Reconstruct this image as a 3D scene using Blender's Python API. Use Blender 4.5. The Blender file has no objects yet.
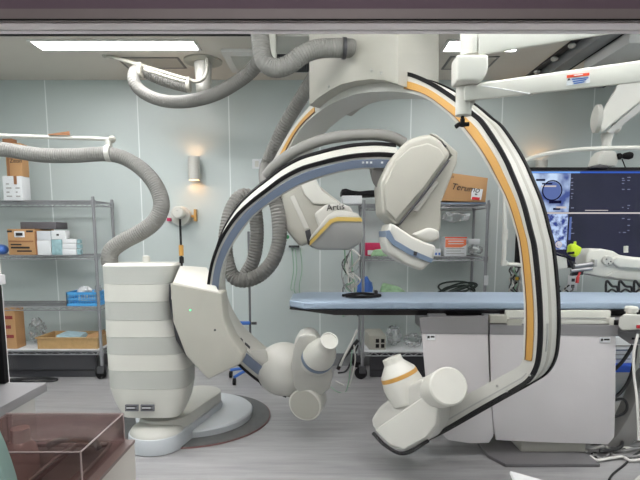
import bpy, bmesh, math, random
from mathutils import Vector, Matrix
random.seed(7)
V = Vector
scn = bpy.context.scene
COL = scn.collection
# ------------------------------------------------------------------ camera model
F, CX, PY = 500.0, 320.0, 297.0
TH = math.radians(7.07)
CT, ST = math.cos(TH), math.sin(TH)
EYE = V((0, 0, 1.27))
CEIL, BACK = 2.685, 4.81

def ray(px, py):
    u = (px - CX) / F; v = (PY - py) / F
    return V((u, CT + v * ST, v * CT - ST))
def W(px, py, Y):                       # point seen at a pixel, at depth Y in the room
    d = ray(px, py); return EYE + d * (Y / d.y)
def Gz(px, py, z=0.0):                  # point seen at a pixel, at height z
    d = ray(px, py); return EYE + d * ((z - EYE.z) / d.z)
class Plane:
    def __init__(s, o, n): s.o = V(o); s.n = V(n).normalized()
    def __call__(s, px, py, off=0.0):   # off > 0 : behind the plane, away from the viewer
        d = ray(px, py); o = s.o - s.n * off
        return EYE + d * ((o - EYE).dot(s.n) / d.dot(s.n))

# ------------------------------------------------------------------ materials
def lin(r, g, b):
    f = lambda c: (c/255/12.92) if c/255 <= 0.04045 else ((c/255 + 0.055)/1.055) ** 2.4
    return (f(r), f(g), f(b), 1)
MATS = {}
def mat(name, rgb, rough=0.45, metal=0.0, var=0.04, scale=6.0, bump=0.0, bscale=80, emit=None, spec=0.5):
    if name in MATS: return MATS[name]
    m = bpy.data.materials.new(name); m.use_nodes = True
    nt = m.node_tree; b = nt.nodes['Principled BSDF']
    b.inputs['Roughness'].default_value = rough; b.inputs['Metallic'].default_value = metal
    b.inputs['Specular IOR Level'].default_value = spec
    tc = nt.nodes.new('ShaderNodeTexCoord')
    nz = nt.nodes.new('ShaderNodeTexNoise'); nz.inputs['Scale'].default_value = scale; nz.inputs['Detail'].default_value = 4
    nt.links.new(tc.outputs['Object'], nz.inputs['Vector'])
    cr = nt.nodes.new('ShaderNodeValToRGB')
    c = lin(*rgb)
    cr.color_ramp.elements[0].position = 0.3; cr.color_ramp.elements[1].position = 0.7
    cr.color_ramp.elements[0].color = tuple(max(0, x*(1-var)) for x in c[:3]) + (1,)
    cr.color_ramp.elements[1].color = tuple(min(1, x*(1+var)) for x in c[:3]) + (1,)
    nt.links.new(nz.outputs['Fac'], cr.inputs['Fac'])
    nt.links.new(cr.outputs['Color'], b.inputs['Base Color'])
    if bump:
        n2 = nt.nodes.new('ShaderNodeTexNoise'); n2.inputs['Scale'].default_value = bscale
        nt.links.new(tc.outputs['Object'], n2.inputs['Vector'])
        bp = nt.nodes.new('ShaderNodeBump'); bp.inputs['Strength'].default_value = bump; bp.inputs['Distance'].default_value = 0.01
        nt.links.new(n2.outputs['Fac'], bp.inputs['Height']); nt.links.new(bp.outputs['Normal'], b.inputs['Normal'])
    if emit:
        b.inputs['Emission Color'].default_value = lin(*emit[0]); b.inputs['Emission Strength'].default_value = emit[1]
    MATS[name] = m; return m

def clear_mat(name, tint, gloss=0.06, rough=0.03, gcol=(1, 1, 1, 1), noise=0.0, diffuse=None, dfac=0.0):
    m = bpy.data.materials.new(name); m.use_nodes = True
    nt = m.node_tree; nt.nodes.clear()
    out = nt.nodes.new('ShaderNodeOutputMaterial')
    tr = nt.nodes.new('ShaderNodeBsdfTransparent'); tr.inputs['Color'].default_value = tuple(tint) + (1,)
    gl = nt.nodes.new('ShaderNodeBsdfGlossy'); gl.inputs['Roughness'].default_value = rough; gl.inputs['Color'].default_value = gcol
    mx = nt.nodes.new('ShaderNodeMixShader'); mx.inputs['Fac'].default_value = gloss
    src = tr.outputs['BSDF']
    if diffuse:
        df = nt.nodes.new('ShaderNodeBsdfDiffuse'); df.inputs['Color'].default_value = lin(*diffuse)
        m0 = nt.nodes.new('ShaderNodeMixShader'); m0.inputs['Fac'].default_value = dfac
        if noise:
            nz = nt.nodes.new('ShaderNodeTexNoise'); nz.inputs['Scale'].default_value = noise; nz.inputs['Detail'].default_value = 6
            cr = nt.nodes.new('ShaderNodeValToRGB'); cr.color_ramp.elements[0].position = 0.45; cr.color_ramp.elements[1].position = 0.65
            cr.color_ramp.elements[1].color = (dfac*2, dfac*2, dfac*2, 1)
            tcn = nt.nodes.new('ShaderNodeTexCoord'); nt.links.new(tcn.outputs['Object'], nz.inputs['Vector'])
            nt.links.new(nz.outputs['Fac'], cr.inputs['Fac']); nt.links.new(cr.outputs['Color'], m0.inputs['Fac'])
        nt.links.new(tr.outputs['BSDF'], m0.inputs[1]); nt.links.new(df.outputs['BSDF'], m0.inputs[2])
        src = m0.outputs['Shader']
    nt.links.new(src, mx.inputs[1]); nt.links.new(gl.outputs['BSDF'], mx.inputs[2])
    nt.links.new(mx.outputs['Shader'], out.inputs['Surface'])
    return m

def emat(name, rgb, s):
    m = bpy.data.materials.new(name); m.use_nodes = True
    nt = m.node_tree; nt.nodes.clear()
    e = nt.nodes.new('ShaderNodeEmission'); e.inputs['Color'].default_value = lin(*rgb); e.inputs['Strength'].default_value = s
    o = nt.nodes.new('ShaderNodeOutputMaterial'); nt.links.new(e.outputs['Emission'], o.inputs['Surface'])
    return m

WHITE = mat('white_plastic', (206, 205, 197), 0.4)
CREAM = mat('cream_plastic', (193, 192, 185), 0.4)
TAN = mat('warm_grey_plastic', (168, 166, 156), 0.45)
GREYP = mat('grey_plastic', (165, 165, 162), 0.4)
STRIPE = mat('column_grey', (180, 181, 175), 0.4)
BASEW = mat('base_white', (188, 193, 197), 0.4)
BLACK = mat('black_rubber', (18, 18, 20), 0.7, spec=.25)
DARK = mat('dark_plastic', (52, 52, 56), 0.45)
BLUEIN = mat('slate_blue_inlay', (108, 120, 140), 0.4)
BLUEBAND = mat('pale_blue_band', (108, 124, 144), 0.45)
ORANGE = mat('amber_inlay', (192, 146, 74), 0.4)
GOLD = mat('gold_band', (210, 180, 100), 0.4)
HOSE = mat('grey_hose', (122, 121, 117), 0.6, var=0.06)
HOSEL = mat('pale_hose', (178, 176, 168), 0.5)
STEEL = mat('chromed_steel', (150, 150, 152), 0.3, metal=0.7)
WIRE = mat('shelf_wire', (150, 151, 154), 0.35, metal=0.3)
CARD = mat('brown_cardboard', (184, 142, 98), 0.8, bump=0.1)
CARDD = mat('dark_brown_cardboard', (150, 105, 72), 0.8)
PAPER = mat('white_box', (222, 224, 226), 0.6)
INK = mat('black_ink', (30, 28, 30), 0.6)
MATT = mat('blue_mattress', (152, 168, 186), 0.5, bump=0.05)
MATTS = mat('blue_mattress_side', (140, 160, 185), 0.5)
CARBON = mat('carbon_black', (18, 17, 18), 0.3)
SKIRT = mat('lead_skirt', (196, 192, 193), 0.6, var=0.03, bump=0.08, bscale=25)
SKIRTD = mat('lead_skirt_band', (128, 126, 128), 0.6)
PLATE = mat('floor_plate', (104, 102, 104), 0.5)
RING = mat('turntable_plate', (74, 76, 76), 0.5, var=0.3, scale=30)
BLUEP = mat('blue_plastic', (78, 162, 222), 0.4)
BLUED = mat('blue_clamp', (62, 110, 190), 0.4)
TRAYB = mat('tan_tray', (182, 148, 100), 0.55, var=0.1, scale=30)
REDM = mat('red_print', (226, 84, 50), 0.6)
FILMX = 0
CRIM = mat('crimson', (200, 40, 90), 0.6)
GREENP = mat('green_pack', (150, 186, 145), 0.5, var=0.25, scale=30)
LIME = mat('lime_plastic', (196, 220, 40), 0.4)
CABG = mat('dark_green_cable', (44, 56, 50), 0.5)
CABG2 = mat('pale_green_tube', (140, 175, 150), 0.4)
CABB = mat('black_cable', (26, 26, 28), 0.5)
CABW = mat('white_cable', (215, 213, 208), 0.5)
CABR = mat('grey_cable', (140, 138, 138), 0.5)
TEAL = mat('teal_plastic', (160, 196, 188), 0.35)
TEALP = mat('teal_pack', (150, 182, 188), 0.5, var=0.2, scale=40)
FRAMEM = mat('window_frame_grey', (240, 236, 236), 0.5)
MAUVE = mat('mauve_wall', (120, 106, 118), 0.8)
COUNTER = mat('grey_laminate', (126, 126, 128), 0.5)
PURPLEB = mat('box_rim', (128, 112, 108), 0.45)
INNERG = mat('tray_inner', (122, 106, 98), 0.35)
SMOKE = clear_mat('smoked_acrylic', (0.82, 0.75, 0.74), 0.07, 0.04, (1, .95, .95, 1), 0, (158, 138, 138), 0.13)
BOTTLE = clear_mat('cloudy_bottle', (0.8, 0.76, 0.74), 0.06, 0.15, (1, 1, 1, 1), 0, (226, 206, 196), 0.85)
GLASS = clear_mat('window_glass', (0.985, 0.99, 0.99), 0.012, 0.0)
FILM = clear_mat('clear_film', (0.95, 0.95, 0.95), 0.04, 0.35, (1, 1, 1, 1), 14, (205, 207, 208), 0.34)
LIGHTW = emat('ceiling_diffuser', (253, 250, 250), 33.0)
LIGHTC = emat('added_control_room_light', (255, 246, 244), 30)
WARM = emat('sconce_lamp', (255, 190, 130), 60.0)

def wall_mat():
    m = bpy.data.materials.new('panelled_wall'); m.use_nodes = True
    nt = m.node_tree; b = nt.nodes['Principled BSDF']; b.inputs['Roughness'].default_value = 0.42
    tc = nt.nodes.new('ShaderNodeTexCoord'); sx = nt.nodes.new('ShaderNodeSeparateXYZ')
    nt.links.new(tc.outputs['Object'], sx.inputs[0])
    def mth(op, a, bb):
        n = nt.nodes.new('ShaderNodeMath'); n.operation = op
        for i, q in enumerate((a, bb)):
            if q is None: continue
            if isinstance(q, float): n.inputs[i].default_value = q
            else: nt.links.new(q, n.inputs[i])
        return n.outputs[0]
    x = mth('ADD', sx.outputs['X'], 8.45 + 0.4225)
    x = mth('MODULO', x, 0.845); x = mth('SUBTRACT', x, 0.4225); x = mth('ABSOLUTE', x, None)
    seam = mth('LESS_THAN', x, 0.0055)
    nz = nt.nodes.new('ShaderNodeTexNoise'); nz.inputs['Scale'].default_value = 1.6; nz.inputs['Detail'].default_value = 5
    cr = nt.nodes.new('ShaderNodeValToRGB')
    cr.color_ramp.elements[0].color = lin(186, 195, 193); cr.color_ramp.elements[1].color = lin(194, 203, 201)
    nt.links.new(tc.outputs['Object'], nz.inputs['Vector']); nt.links.new(nz.outputs['Fac'], cr.inputs['Fac'])
    mx = nt.nodes.new('ShaderNodeMix'); mx.data_type = 'RGBA'
    nt.links.new(seam, mx.inputs[0]); nt.links.new(cr.outputs['Color'], mx.inputs[6]); mx.inputs[7].default_value = lin(228, 233, 232)
    nt.links.new(mx.outputs[2], b.inputs['Base Color'])
    return m
def floor_mat():
    m = bpy.data.materials.new('vinyl_floor'); m.use_nodes = True
    nt = m.node_tree; b = nt.nodes['Principled BSDF']; b.inputs['Roughness'].default_value = 0.34
    tc = nt.nodes.new('ShaderNodeTexCoord'); mp = nt.nodes.new('ShaderNodeMapping'); mp.inputs['Scale'].default_value = (0.8, 9, 1)
    nz = nt.nodes.new('ShaderNodeTexNoise'); nz.inputs['Scale'].default_value = 2.2; nz.inputs['Detail'].default_value = 8; nz.inputs['Roughness'].default_value = 0.65
    cr = nt.nodes.new('ShaderNodeValToRGB')
    cr.color_ramp.elements[0].position = .3; cr.color_ramp.elements[1].position = .72
    cr.color_ramp.elements[0].color = lin(138, 137, 138); cr.color_ramp.elements[1].color = lin(170, 169, 170)
    nt.links.new(tc.outputs['Object'], mp.inputs[0]); nt.links.new(mp.outputs[0], nz.inputs['Vector'])
    nt.links.new(nz.outputs['Fac'], cr.inputs['Fac']); nt.links.new(cr.outputs['Color'], b.inputs['Base Color'])
    return m
def screen_mat(name, dark, light, scale, strength):
    m = bpy.data.materials.new(name); m.use_nodes = True
    nt = m.node_tree; b = nt.nodes['Principled BSDF']; b.inputs['Base Color'].default_value = (.01, .01, .015, 1); b.inputs['Roughness'].default_value = .15
    tc = nt.nodes.new('ShaderNodeTexCoord')
    nz = nt.nodes.new('ShaderNodeTexNoise'); nz.inputs['Scale'].default_value = scale; nz.inputs['Detail'].default_value = 3
    cr = nt.nodes.new('ShaderNodeValToRGB'); cr.color_ramp.elements[0].position = .4; cr.color_ramp.elements[1].position = .6
    cr.color_ramp.elements[0].color = lin(*dark); cr.color_ramp.elements[1].color = lin(*light)
    nt.links.new(tc.outputs['Object'], nz.inputs['Vector']); nt.links.new(nz.outputs['Fac'], cr.inputs['Fac'])
    nt.links.new(cr.outputs['Color'], b.inputs['Emission Color']); b.inputs['Emission Strength'].default_value = strength
    return m

# ------------------------------------------------------------------ mesh helpers
def smooth_path(pts, per=8, closed=False):
    pts = [V(p) for p in pts]; n = len(pts); out = []
    if n < 3: return pts
    segs = n if closed else n - 1
    for i in range(segs):
        if closed: p0, p1, p2, p3 = pts[(i-1) % n], pts[i], pts[(i+1) % n], pts[(i+2) % n]
        else:
            p1, p2 = pts[i], pts[i+1]
            p0 = pts[i-1] if i > 0 else p1 + (p1 - p2)
            p3 = pts[i+2] if i + 2 < n else p2 + (p2 - p1)
        for k in range(per):
            t = k / per
            out.append(0.5*((2*p1) + (-p0+p2)*t + (2*p0-5*p1+4*p2-p3)*t*t + (-p0+3*p1-3*p2+p3)*t**3))
    if not closed: out.append(pts[-1].copy())
    return out
def resample(pts, n=None, step=None):
    L = [0.0]
    for a, b in zip(pts, pts[1:]): L.append(L[-1] + (b - a).length)
    if n is None: n = max(2, int(L[-1] / step) + 1)
    out = []; j = 0
    for i in range(n):
        t = L[-1] * i / (n - 1)
        while j < len(L) - 2 and L[j+1] < t: j += 1
        d = L[j+1] - L[j]
        out.append(pts[j].lerp(pts[j+1], 0 if d < 1e-9 else min(1, (t - L[j]) / d)))
    return out

class MB:
    def __init__(s): s.bm = bmesh.new()
    def faces_from(s, rings, closed_ring=True, cap=True, loop=False):
        vs = [[s.bm.verts.new(p) for p in r] for r in rings]
        m = len(vs[0]); n = len(vs)
        for i in range(n if loop else n - 1):
            a, b = vs[i], vs[(i+1) % n]
            for k in range(m if closed_ring else m - 1):
                s.bm.faces.new((a[k], a[(k+1) % m], b[(k+1) % m], b[k]))
        if cap and not loop:
            s.bm.faces.new(list(reversed(vs[0]))); s.bm.faces.new(vs[-1])
        return s
    def box(s, c, size, rz=0.0, rx=0.0, ry=0.0):
        M = Matrix.Translation(V(c)) @ Matrix.Rotation(rz, 4, 'Z') @ Matrix.Rotation(ry, 4, 'Y') @ Matrix.Rotation(rx, 4, 'X') @ Matrix.Diagonal((size[0], size[1], size[2], 1))
        bmesh.ops.create_cube(s.bm, size=1.0, matrix=M); return s
    def box2(s, lo, hi):
        lo, hi = V(lo), V(hi); return s.box((lo + hi)/2, hi - lo)
    def lathe(s, p, axis, prof, n=28, cap=True):
        a = V(axis).normalized(); x = a.orthogonal().normalized(); y = a.cross(x)
        rings = [[V(p) + a*t + (x*math.cos(k*2*math.pi/n) + y*math.sin(k*2*math.pi/n))*max(r, 1e-4) for k in range(n)] for t, r in prof]
        return s.faces_from(rings, cap=cap)
    def cyl(s, p0, p1, r0, r1=None, n=20):
        d = V(p1) - V(p0); return s.lathe(p0, d, [(0, r0), (d.length, r0 if r1 is None else r1)], n)
    def sphere(s, c, r, n=20, M=None):
        r = (r, r, r) if isinstance(r, (int, float)) else r
        T = Matrix.Translation(V(c)) @ (M if M else Matrix()) @ Matrix.Diagonal((r[0], r[1], r[2], 1))
        bmesh.ops.create_uvsphere(s.bm, u_segments=n, v_segments=max(8, n*2//3), radius=1, matrix=T); return s
    def tube(s, pts, r, n=10, per=8, closed=False, smooth=True, rib=0.0, pitch=0.014, flat=None):
        P = smooth_path(pts, per, closed) if smooth else [V(p) for p in pts]
        if rib: P = resample(P, step=pitch/2)
        m = len(P); rings = []; ref = None
        for i in range(m):
            if closed: t = P[(i+1) % m] - P[(i-1) % m]
            else: t = P[min(i+1, m-1)] - P[max(i-1, 0)]
            t.normalize()
            if ref is None: ref = t.orthogonal().normalized()
            ref = (ref - t*ref.dot(t)).normalized()
            b = t.cross(ref)
            rr = r(i/(m-1)) if callable(r) else r
            if rib: rr *= (1.0 if i % 2 else 1.0 - rib)
            rings.append([P[i] + (ref*math.cos(k*2*math.pi/n) + b*math.sin(k*2*math.pi/n))*rr for k in range(n)])
        return s.faces_from(rings, loop=closed)
    def prism(s, pts, vec):
        pts = [V(p) for p in pts]; vec = V(vec)
        return s.faces_from([pts, [p + vec for p in pts]])
    def hull(s, pts):
        vs = [s.bm.verts.new(V(p)) for p in pts]
        r = bmesh.ops.convex_hull(s.bm, input=vs)
        bad = [g for g in r['geom_interior'] + r['geom_unused'] if isinstance(g, bmesh.types.BMVert)]
        bad = [v for v in set(bad) if v.is_valid]
        if bad: bmesh.ops.delete(s.bm, geom=bad, context='VERTS')
        bmesh.ops.dissolve_limit(s.bm, angle_limit=0.02, verts=s.bm.verts[:], edges=s.bm.edges[:])
        return s
    def bevel(s, off, seg=3, ang=25):
        bmesh.ops.recalc_face_normals(s.bm, faces=s.bm.faces[:])
        es = [e for e in s.bm.edges if len(e.link_faces) == 2 and e.calc_face_angle(0) > math.radians(ang)]
        bmesh.ops.bevel(s.bm, geom=es, offset=off, segments=seg, profile=0.6, affect='EDGES', clamp_overlap=True)
        return s
    def subdiv(s, n=1):
        bmesh.ops.subdivide_edges(s.bm, edges=s.bm.edges[:], cuts=n, use_grid_fill=True); return s
    def build(s, name, material, parent=None, base=None, ang=35):
        bm = s.bm
        bmesh.ops.recalc_face_normals(bm, faces=bm.faces[:])
        loc = V((0, 0, 0))
        if parent is not None:
            q = parent
            while q is not None: loc = loc + q.location; q = q.parent
        b = V(base) if base is not None else V((0, 0, 0))
        bmesh.ops.translate(bm, verts=bm.verts[:], vec=-(loc + b))
        me = bpy.data.meshes.new(name); bm.to_mesh(me); bm.free()
        for m in (material if isinstance(material, (list, tuple)) else [material]): me.materials.append(m)
        me.shade_smooth(); me.set_sharp_from_angle(angle=math.radians(ang))
        o = bpy.data.objects.new(name, me); COL.objects.link(o)
        o.location = b
        if parent is not None: o.parent = parent
        return o

def thing(name, label, cat, loc=(0, 0, 0), group=None):
    o = bpy.data.objects.new(name, None); COL.objects.link(o); o.location = loc; o.empty_display_size = .1
    o['label'] = label; o['category'] = cat
    if group: o['group'] = group
    return o
def tag(o, label, cat, group=None):
    o['label'] = label; o['category'] = cat
    if group: o['group'] = group
    return o
def struct(name, mb, m):
    o = mb.build(name, m); o['kind'] = 'structure'; return o
def dup(root, loc, label=None):
    r = root.copy(); COL.objects.link(r); r.location = loc
    if label: r['label'] = label
    for ch in list(root.children):
        c = ch.copy(); COL.objects.link(c); c.parent = r
        for g in ch.children:
            d = g.copy(); COL.objects.link(d); d.parent = c
    return r
def text(s, size, loc, right, up, m, parent, name='lettering', shear=0.0, thick=0.0006):
    cu = bpy.data.curves.new('tmp', 'FONT'); cu.body = s; cu.size = size; cu.align_x = 'CENTER'; cu.align_y = 'CENTER'; cu.extrude = thick; cu.shear = shear
    t = bpy.data.objects.new('tmp', cu); COL.objects.link(t)
    bpy.context.view_layer.update()
    me = bpy.data.meshes.new_from_object(t.evaluated_get(bpy.context.evaluated_depsgraph_get()))
    bpy.data.objects.remove(t)
    r = V(right).normalized(); u = V(up).normalized(); n = r.cross(u).normalized(); u = n.cross(r)
    R = Matrix((r, u, n)).transposed().to_4x4()
    wl = V((0, 0, 0)); q = parent
    while q is not None: wl = wl + q.location; q = q.parent
    me.transform(Matrix.Translation(V(loc) - wl) @ R)
    me.materials.clear(); me.materials.append(m); me.name = name
    o = bpy.data.objects.new(name, me); COL.objects.link(o); o.parent = parent
    return o
UP, RT, TO = V((0, 0, 1)), V((1, 0, 0)), V((0, -1, 0))

# ------------------------------------------------------------------ the room
X0, X1 = -3.35, 3.9
struct('floor', MB().box2((X0, -1.7, -0.1), (X1, BACK + .1, 0)), floor_mat())
struct('ceiling', MB().box2((X0, -1.7, CEIL), (X1, BACK + .1, CEIL + .1)), mat('ceiling_board', (214, 208, 198), 0.8, var=0.02))
struct('wall_back', MB().box2((X0, BACK, 0), (X1, BACK + .1, CEIL)), wall_mat())
PW = mat('side_wall', (184, 194, 193), 0.5)
struct('wall_left', MB().box2((X0 - .1, -1.7, 0), (X0, BACK + .1, CEIL)), PW)
struct('wall_right', MB().box2((X1, -1.7, 0), (X1 + .1, BACK + .1, CEIL)), PW)
struct('wall_rear', MB().box2((X0, -1.8, 0), (X1, -1.7, CEIL)), MAUVE)
# dark coved skirting of the back wall
struct('baseboard_back', MB().prism([V((X0, BACK, 0)), V((X0, BACK - .035, 0)), V((X0, BACK - .012, .03)), V((X0, BACK - .008, .115)), V((X0, BACK, .115))], (X1 - X0, 0, 0)), mat('skirting_grey', (112, 114, 116), .5))
# window wall between the control room and the examination room
WX0, WX1, WZ0, WZ1 = -0.804, 1.1, 0.58, 1.738
w = MB()
w.box2((X0, 1.18, 0), (WX0, 1.225, CEIL)); w.box2((WX1, 1.18, 0), (X1, 1.225, CEIL))
w.box2((WX0, 1.18, 0), (WX1, 1.225, WZ0)); w.box2((WX0, 1.18, WZ1 + .012), (WX1, 1.225, CEIL))
struct('wall_window', w, MAUVE)
w = MB()
w.box2((X0, 1.225, 0), (WX0, 1.245, CEIL)); w.box2((WX1, 1.225, 0), (X1, 1.245, CEIL))
w.box2((WX0, 1.225, 0), (WX1, 1.245, WZ0)); w.box2((WX0, 1.225, WZ1 + .012), (WX1, 1.245, CEIL))
struct('wall_front', w, PW)
def rect_ring(mb, x0, x1, z0, z1, y0, y1, t):
    mb.box2((x0, y0, z1 - t), (x1, y1, z1)); mb.box2((x0, y0, z0), (x1, y1, z0 + t))
    mb.box2((x0, y0, z0 + t), (x0 + t, y1, z1 - t)); mb.box2((x1 - t, y0, z0 + t), (x1, y1, z1 - t)); return mb
wf = bpy.data.objects.new('window_1', None); COL.objects.link(wf); wf['kind'] = 'structure'
rect_ring(MB(), WX0 - .014, WX1 + .014, WZ0 - .022, WZ1 + .024, 1.165, 1.18, .022).build('window_trim', mat('trim_taupe', (140, 134, 134), .5), wf)
rect_ring(MB(), WX0, WX1, WZ0, WZ1 + .012, 1.181, 1.24, .012).build('window_frame', FRAMEM, wf)
rect_ring(MB(), WX0 + .0005, WX1 - .0005, WZ0, WZ1 + .0025, 1.163, 1.166, .003).build('window_gasket', BLACK, wf)
MB().box2((WX0 + .012, 1.215, WZ0 + .012), (WX1 - .012, 1.225, WZ1)).build('window_pane', GLASS, wf)
# black strip standing in for the shade inside a ceiling gap
struct('shadow_gap_strip', MB().box2((-3.2, 3.73, CEIL - .012), (-.28, 3.76, CEIL)), BLACK)

# ------------------------------------------------------------------ ceiling lights
FR = mat('light_frame', (214, 212, 208), .5)
def ceiling_light(x0, x1, y0, y1, label, m=LIGHTW):
    c = ((x0+x1)/2, (y0+y1)/2, CEIL)
    t = thing('ceiling_light', label, 'ceiling light', c, 'ceiling light panels')
    f = MB()
    f.box2((x0-.02, y0-.02, CEIL-.012), (x1+.02, y0, CEIL)); f.box2((x0-.02, y1, CEIL-.012), (x1+.02, y1+.02, CEIL))
    f.box2((x0-.02, y0, CEIL-.012), (x0, y1, CEIL)); f.box2((x1, y0, CEIL-.012), (x1+.02, y1, CEIL))
    f.build('frame', FR, t)
    MB().box2((x0, y0, CEIL-.006), (x1, y1, CEIL-.001)).build('diffuser', m, t)
    return t
ceiling_light(-2.12, -.93, 3.86, 4.03, 'long recessed ceiling light panel glowing at upper left of the ceiling')
ceiling_light(.95, 1.50, 3.86, 4.06, 'short ceiling light panel mostly hidden behind the white elbow arm')
for i, (x0, x1, y0) in enumerate(((-3.0, -1.8, 1.42), (-1.45, -.25, 1.42), (.1, 1.3, 1.42), (1.65, 2.85, 1.42), (-2.3, -1.1, 2.62), (2.3, 3.5, 2.8))):  # added panels outside the view, placed to light the machine fronts
    ceiling_light(x0, x1, y0, y0+.26, "ceiling light panel above the window's view, %s" % ('far left of the row along the window', 'second from left of the row along the window', 'third from left of the row along the window', 'far right of the row along the window', 'over the striped column', 'along the right wall')[i])
ceiling_light(-.9, .7, -.6, -.35, 'added ceiling light panel of the control room, unseen behind the viewer', LIGHTC)  # added unseen panel that brightens the desk items and window frame

# access hatches, outlined squares in the ceiling
def hatch(px0, px1, py0, py1, label):
    a = Gz(px0, py1, CEIL); b = Gz(px1, py1, CEIL); yb = Gz(px0, py1, CEIL).y; yf = Gz(px0, py0, CEIL).y
    x0, x1 = a.x, b.x
    t = thing('ceiling_hatch', label, 'ceiling hatch', ((x0+x1)/2, (yf+yb)/2, CEIL), 'ceiling access hatches')
    w_ = .018; lo = CEIL - .006
    f = MB(); y0, y1 = min(yf, yb), max(yf, yb)
    f.box2((x0, y0, lo), (x1, y0+w_, CEIL)); f.box2((x0, y1-w_, lo), (x1, y1, CEIL)); f.box2((x0, y0+w_, lo), (x0+w_, y1-w_, CEIL)); f.box2((x1-w_, y0+w_, lo), (x1, y1-w_, CEIL))
    f.build('frame', mat('hatch_frame', (122, 120, 118), .6), t)
    MB().box2((x0+w_, y0+w_, CEIL-.004), (x1-w_, y1-w_, CEIL-.001)).build('panel', mat('hatch_panel', (192, 186, 176), .8), t)
hatch(128, 187, 57, 68, 'square ceiling hatch behind the left hose hanger, next to the long light')
hatch(441, 487, 56, 69, 'square ceiling hatch behind the white elbow joint of the boom')

# ceiling air-conditioning cassette
ax0, ax1, ay0, ay1 = -.76, -.06, 4.02, 4.52
t = thing('air_vent', 'white square ceiling air vent with dark grille behind the grey hoses', 'air vent', ((ax0+ax1)/2, (ay0+ay1)/2, CEIL))
MB().box2((ax0, ay0, CEIL-.03), (ax1, ay1, CEIL)).bevel(.01, 2).build('frame', FR, t)
g = MB()
for k in range(22):
    x = ax0+.42 + k*.014; g.box2((x, ay0+.05, CEIL-.04), (x+.006, ay1-.05, CEIL-.029))
g.build('grille', DARK, t)
MB().box2((ax0+.40, ay0+.04, CEIL-.033), (ax1-.02, ay1-.04, CEIL-.0295)).build('grille_opening', BLACK, t)
MB().box2((ax0+.06, ay0+.08, CEIL-.034), (ax0+.35, ay1-.08, CEIL-.029)).bevel(.002, 1).build('panel', CREAM, t)

# ------------------------------------------------------------------ ceiling rails of the display
RAILM = mat('rail_aluminium', (128, 130, 132), .35, metal=.4)
for nm, x, lab in (('l', 1.95, 'grey ceiling rail running over the display arm, left of the pair'), ('r', 2.50, 'grey ceiling rail at the far upper right, right of the pair')):
    t = thing('ceiling_rail', lab, 'ceiling rail', (x, 4.0, CEIL), 'ceiling rails for the display')
    MB().box2((x-.06, 3.0, CEIL-.09), (x+.06, 4.75, CEIL-.012)).bevel(.008, 2).build('beam', RAILM, t)
    MB().box2((x+.062, 3.0, CEIL-.085), (x+.082, 4.75, CEIL-.05)).build('groove', BLACK, t)
    for y in (3.9, 4.18, 4.5):
        MB().cyl((x-.085, y, CEIL-.025), (x-.085, y, CEIL), .022, n=14).sphere((x-.085, y, CEIL-.025), (.03, .03, .018), 12).build('bracket_cap', CREAM, t)
    MB().box2((x-.11, 3.0, CEIL-.012), (x+.09, 4.75, CEIL)).build('mounting_plate', DARK, t)

# ------------------------------------------------------------------ wire shelving
def wire_deck(x0, x1, yf, yb, z):
    m = MB()
    for y in (yf, yb):
        m.cyl((x0, y, z), (x1, y, z), .0045, n=6); m.cyl((x0, y, z-.03), (x1, y, z-.03), .0045, n=6)
        k = int((x1-x0)/.05); pts = []
        for i in range(k+1): pts.append(V((x0 + (x1-x0)*i/k, y, z - (.03 if i % 2 else 0))))
        m.tube(pts, .0036, n=5, smooth=False)
    for x in (x0, x1):
        m.cyl((x, yf, z), (x, yb, z), .0045, n=6); m.cyl((x, yf, z-.03), (x, yb, z-.03), .0045, n=6)
    n = int((x1-x0)/.026)
    for i in range(1, n):
        x = x0 + (x1-x0)*i/n; m.cyl((x, yf, z+.002), (x, yb, z+.002), .0024, n=4)
    for y in (yf + (yb-yf)/3, yf + 2*(yb-yf)/3): m.cyl((x0, y, z-.004), (x1, y, z-.004), .004, n=6)
    return m
def shelving(x0, x1, yf, yb, levels, label):
    t = thing('wire_shelving', label, 'shelving unit', ((x0+x1)/2, (yf+yb)/2, 0), 'wire shelving units on castors')
    for x in (x0, x1):
        for y in (yf, yb):
            p = MB().cyl((x, y, .12), (x, y, levels[-1]+.03), .0135, n=12)
            for z in levels: p.lathe((x, y, z-.045), (0, 0, 1), [(0, .017), (.05, .021)], 12)
            p.sphere((x, y, levels[-1]+.03), (.015, .015, .008), 10)
            p.build('post', WIRE, t)
            c = MB().cyl((x-.019, y-.020, .054), (x-.005, y+.008, .054), .054, n=22)
            w_ = c.build('caster', BLACK, t)
            MB().hull([V((x+dx, y+dy, z)) for dx in (-.028, .028) for dy, z in ((-.03, .12), (.03, .12), (-.05, .06), (.03, .07))]).build('caster_fork', DARK, w_)
    for z in levels: wire_deck(x0, x1, yf, yb, z).build('wire_shelf', WIRE, t)
    MB().box2((x0+.02, yf+.01, levels[0]+.005), (x1-.02, yb-.01, levels[0]+.012)).build('shelf_liner', PAPER, t)
    return t
YF, YB = 4.33, 4.72
LV = (.25, .645, 1.092, 1.56)
shelving(-3.25, -1.935, YF, YB, LV, 'steel wire shelving unit at left wall holding boxes and a blue basket')
LM = (.238, .654, 1.08, 1.53)
tmid = shelving(.375, 1.435, YF, YB, LM, 'steel wire shelving unit behind the patient table')
MB().box((1.437, YF-.02, .88), (.035, .012, .085)).bevel(.003, 1).build('tag_holder', PAPER, tmid)
def plinth(x0, x1, label):
    t = thing('storage_board', label, 'board', ((x0+x1)/2, 4.42, 0), 'black boards under the shelving')
    MB().box2((x0, 4.38, .0), (x1, 4.44, .215)).bevel(.004, 1).build('board', mat('gloss_black', (58, 58, 62), .25), t)
    MB().box2((x0, 4.374, .062), (x1, 4.3795, .068)).build('groove', BLACK, t)
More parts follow.
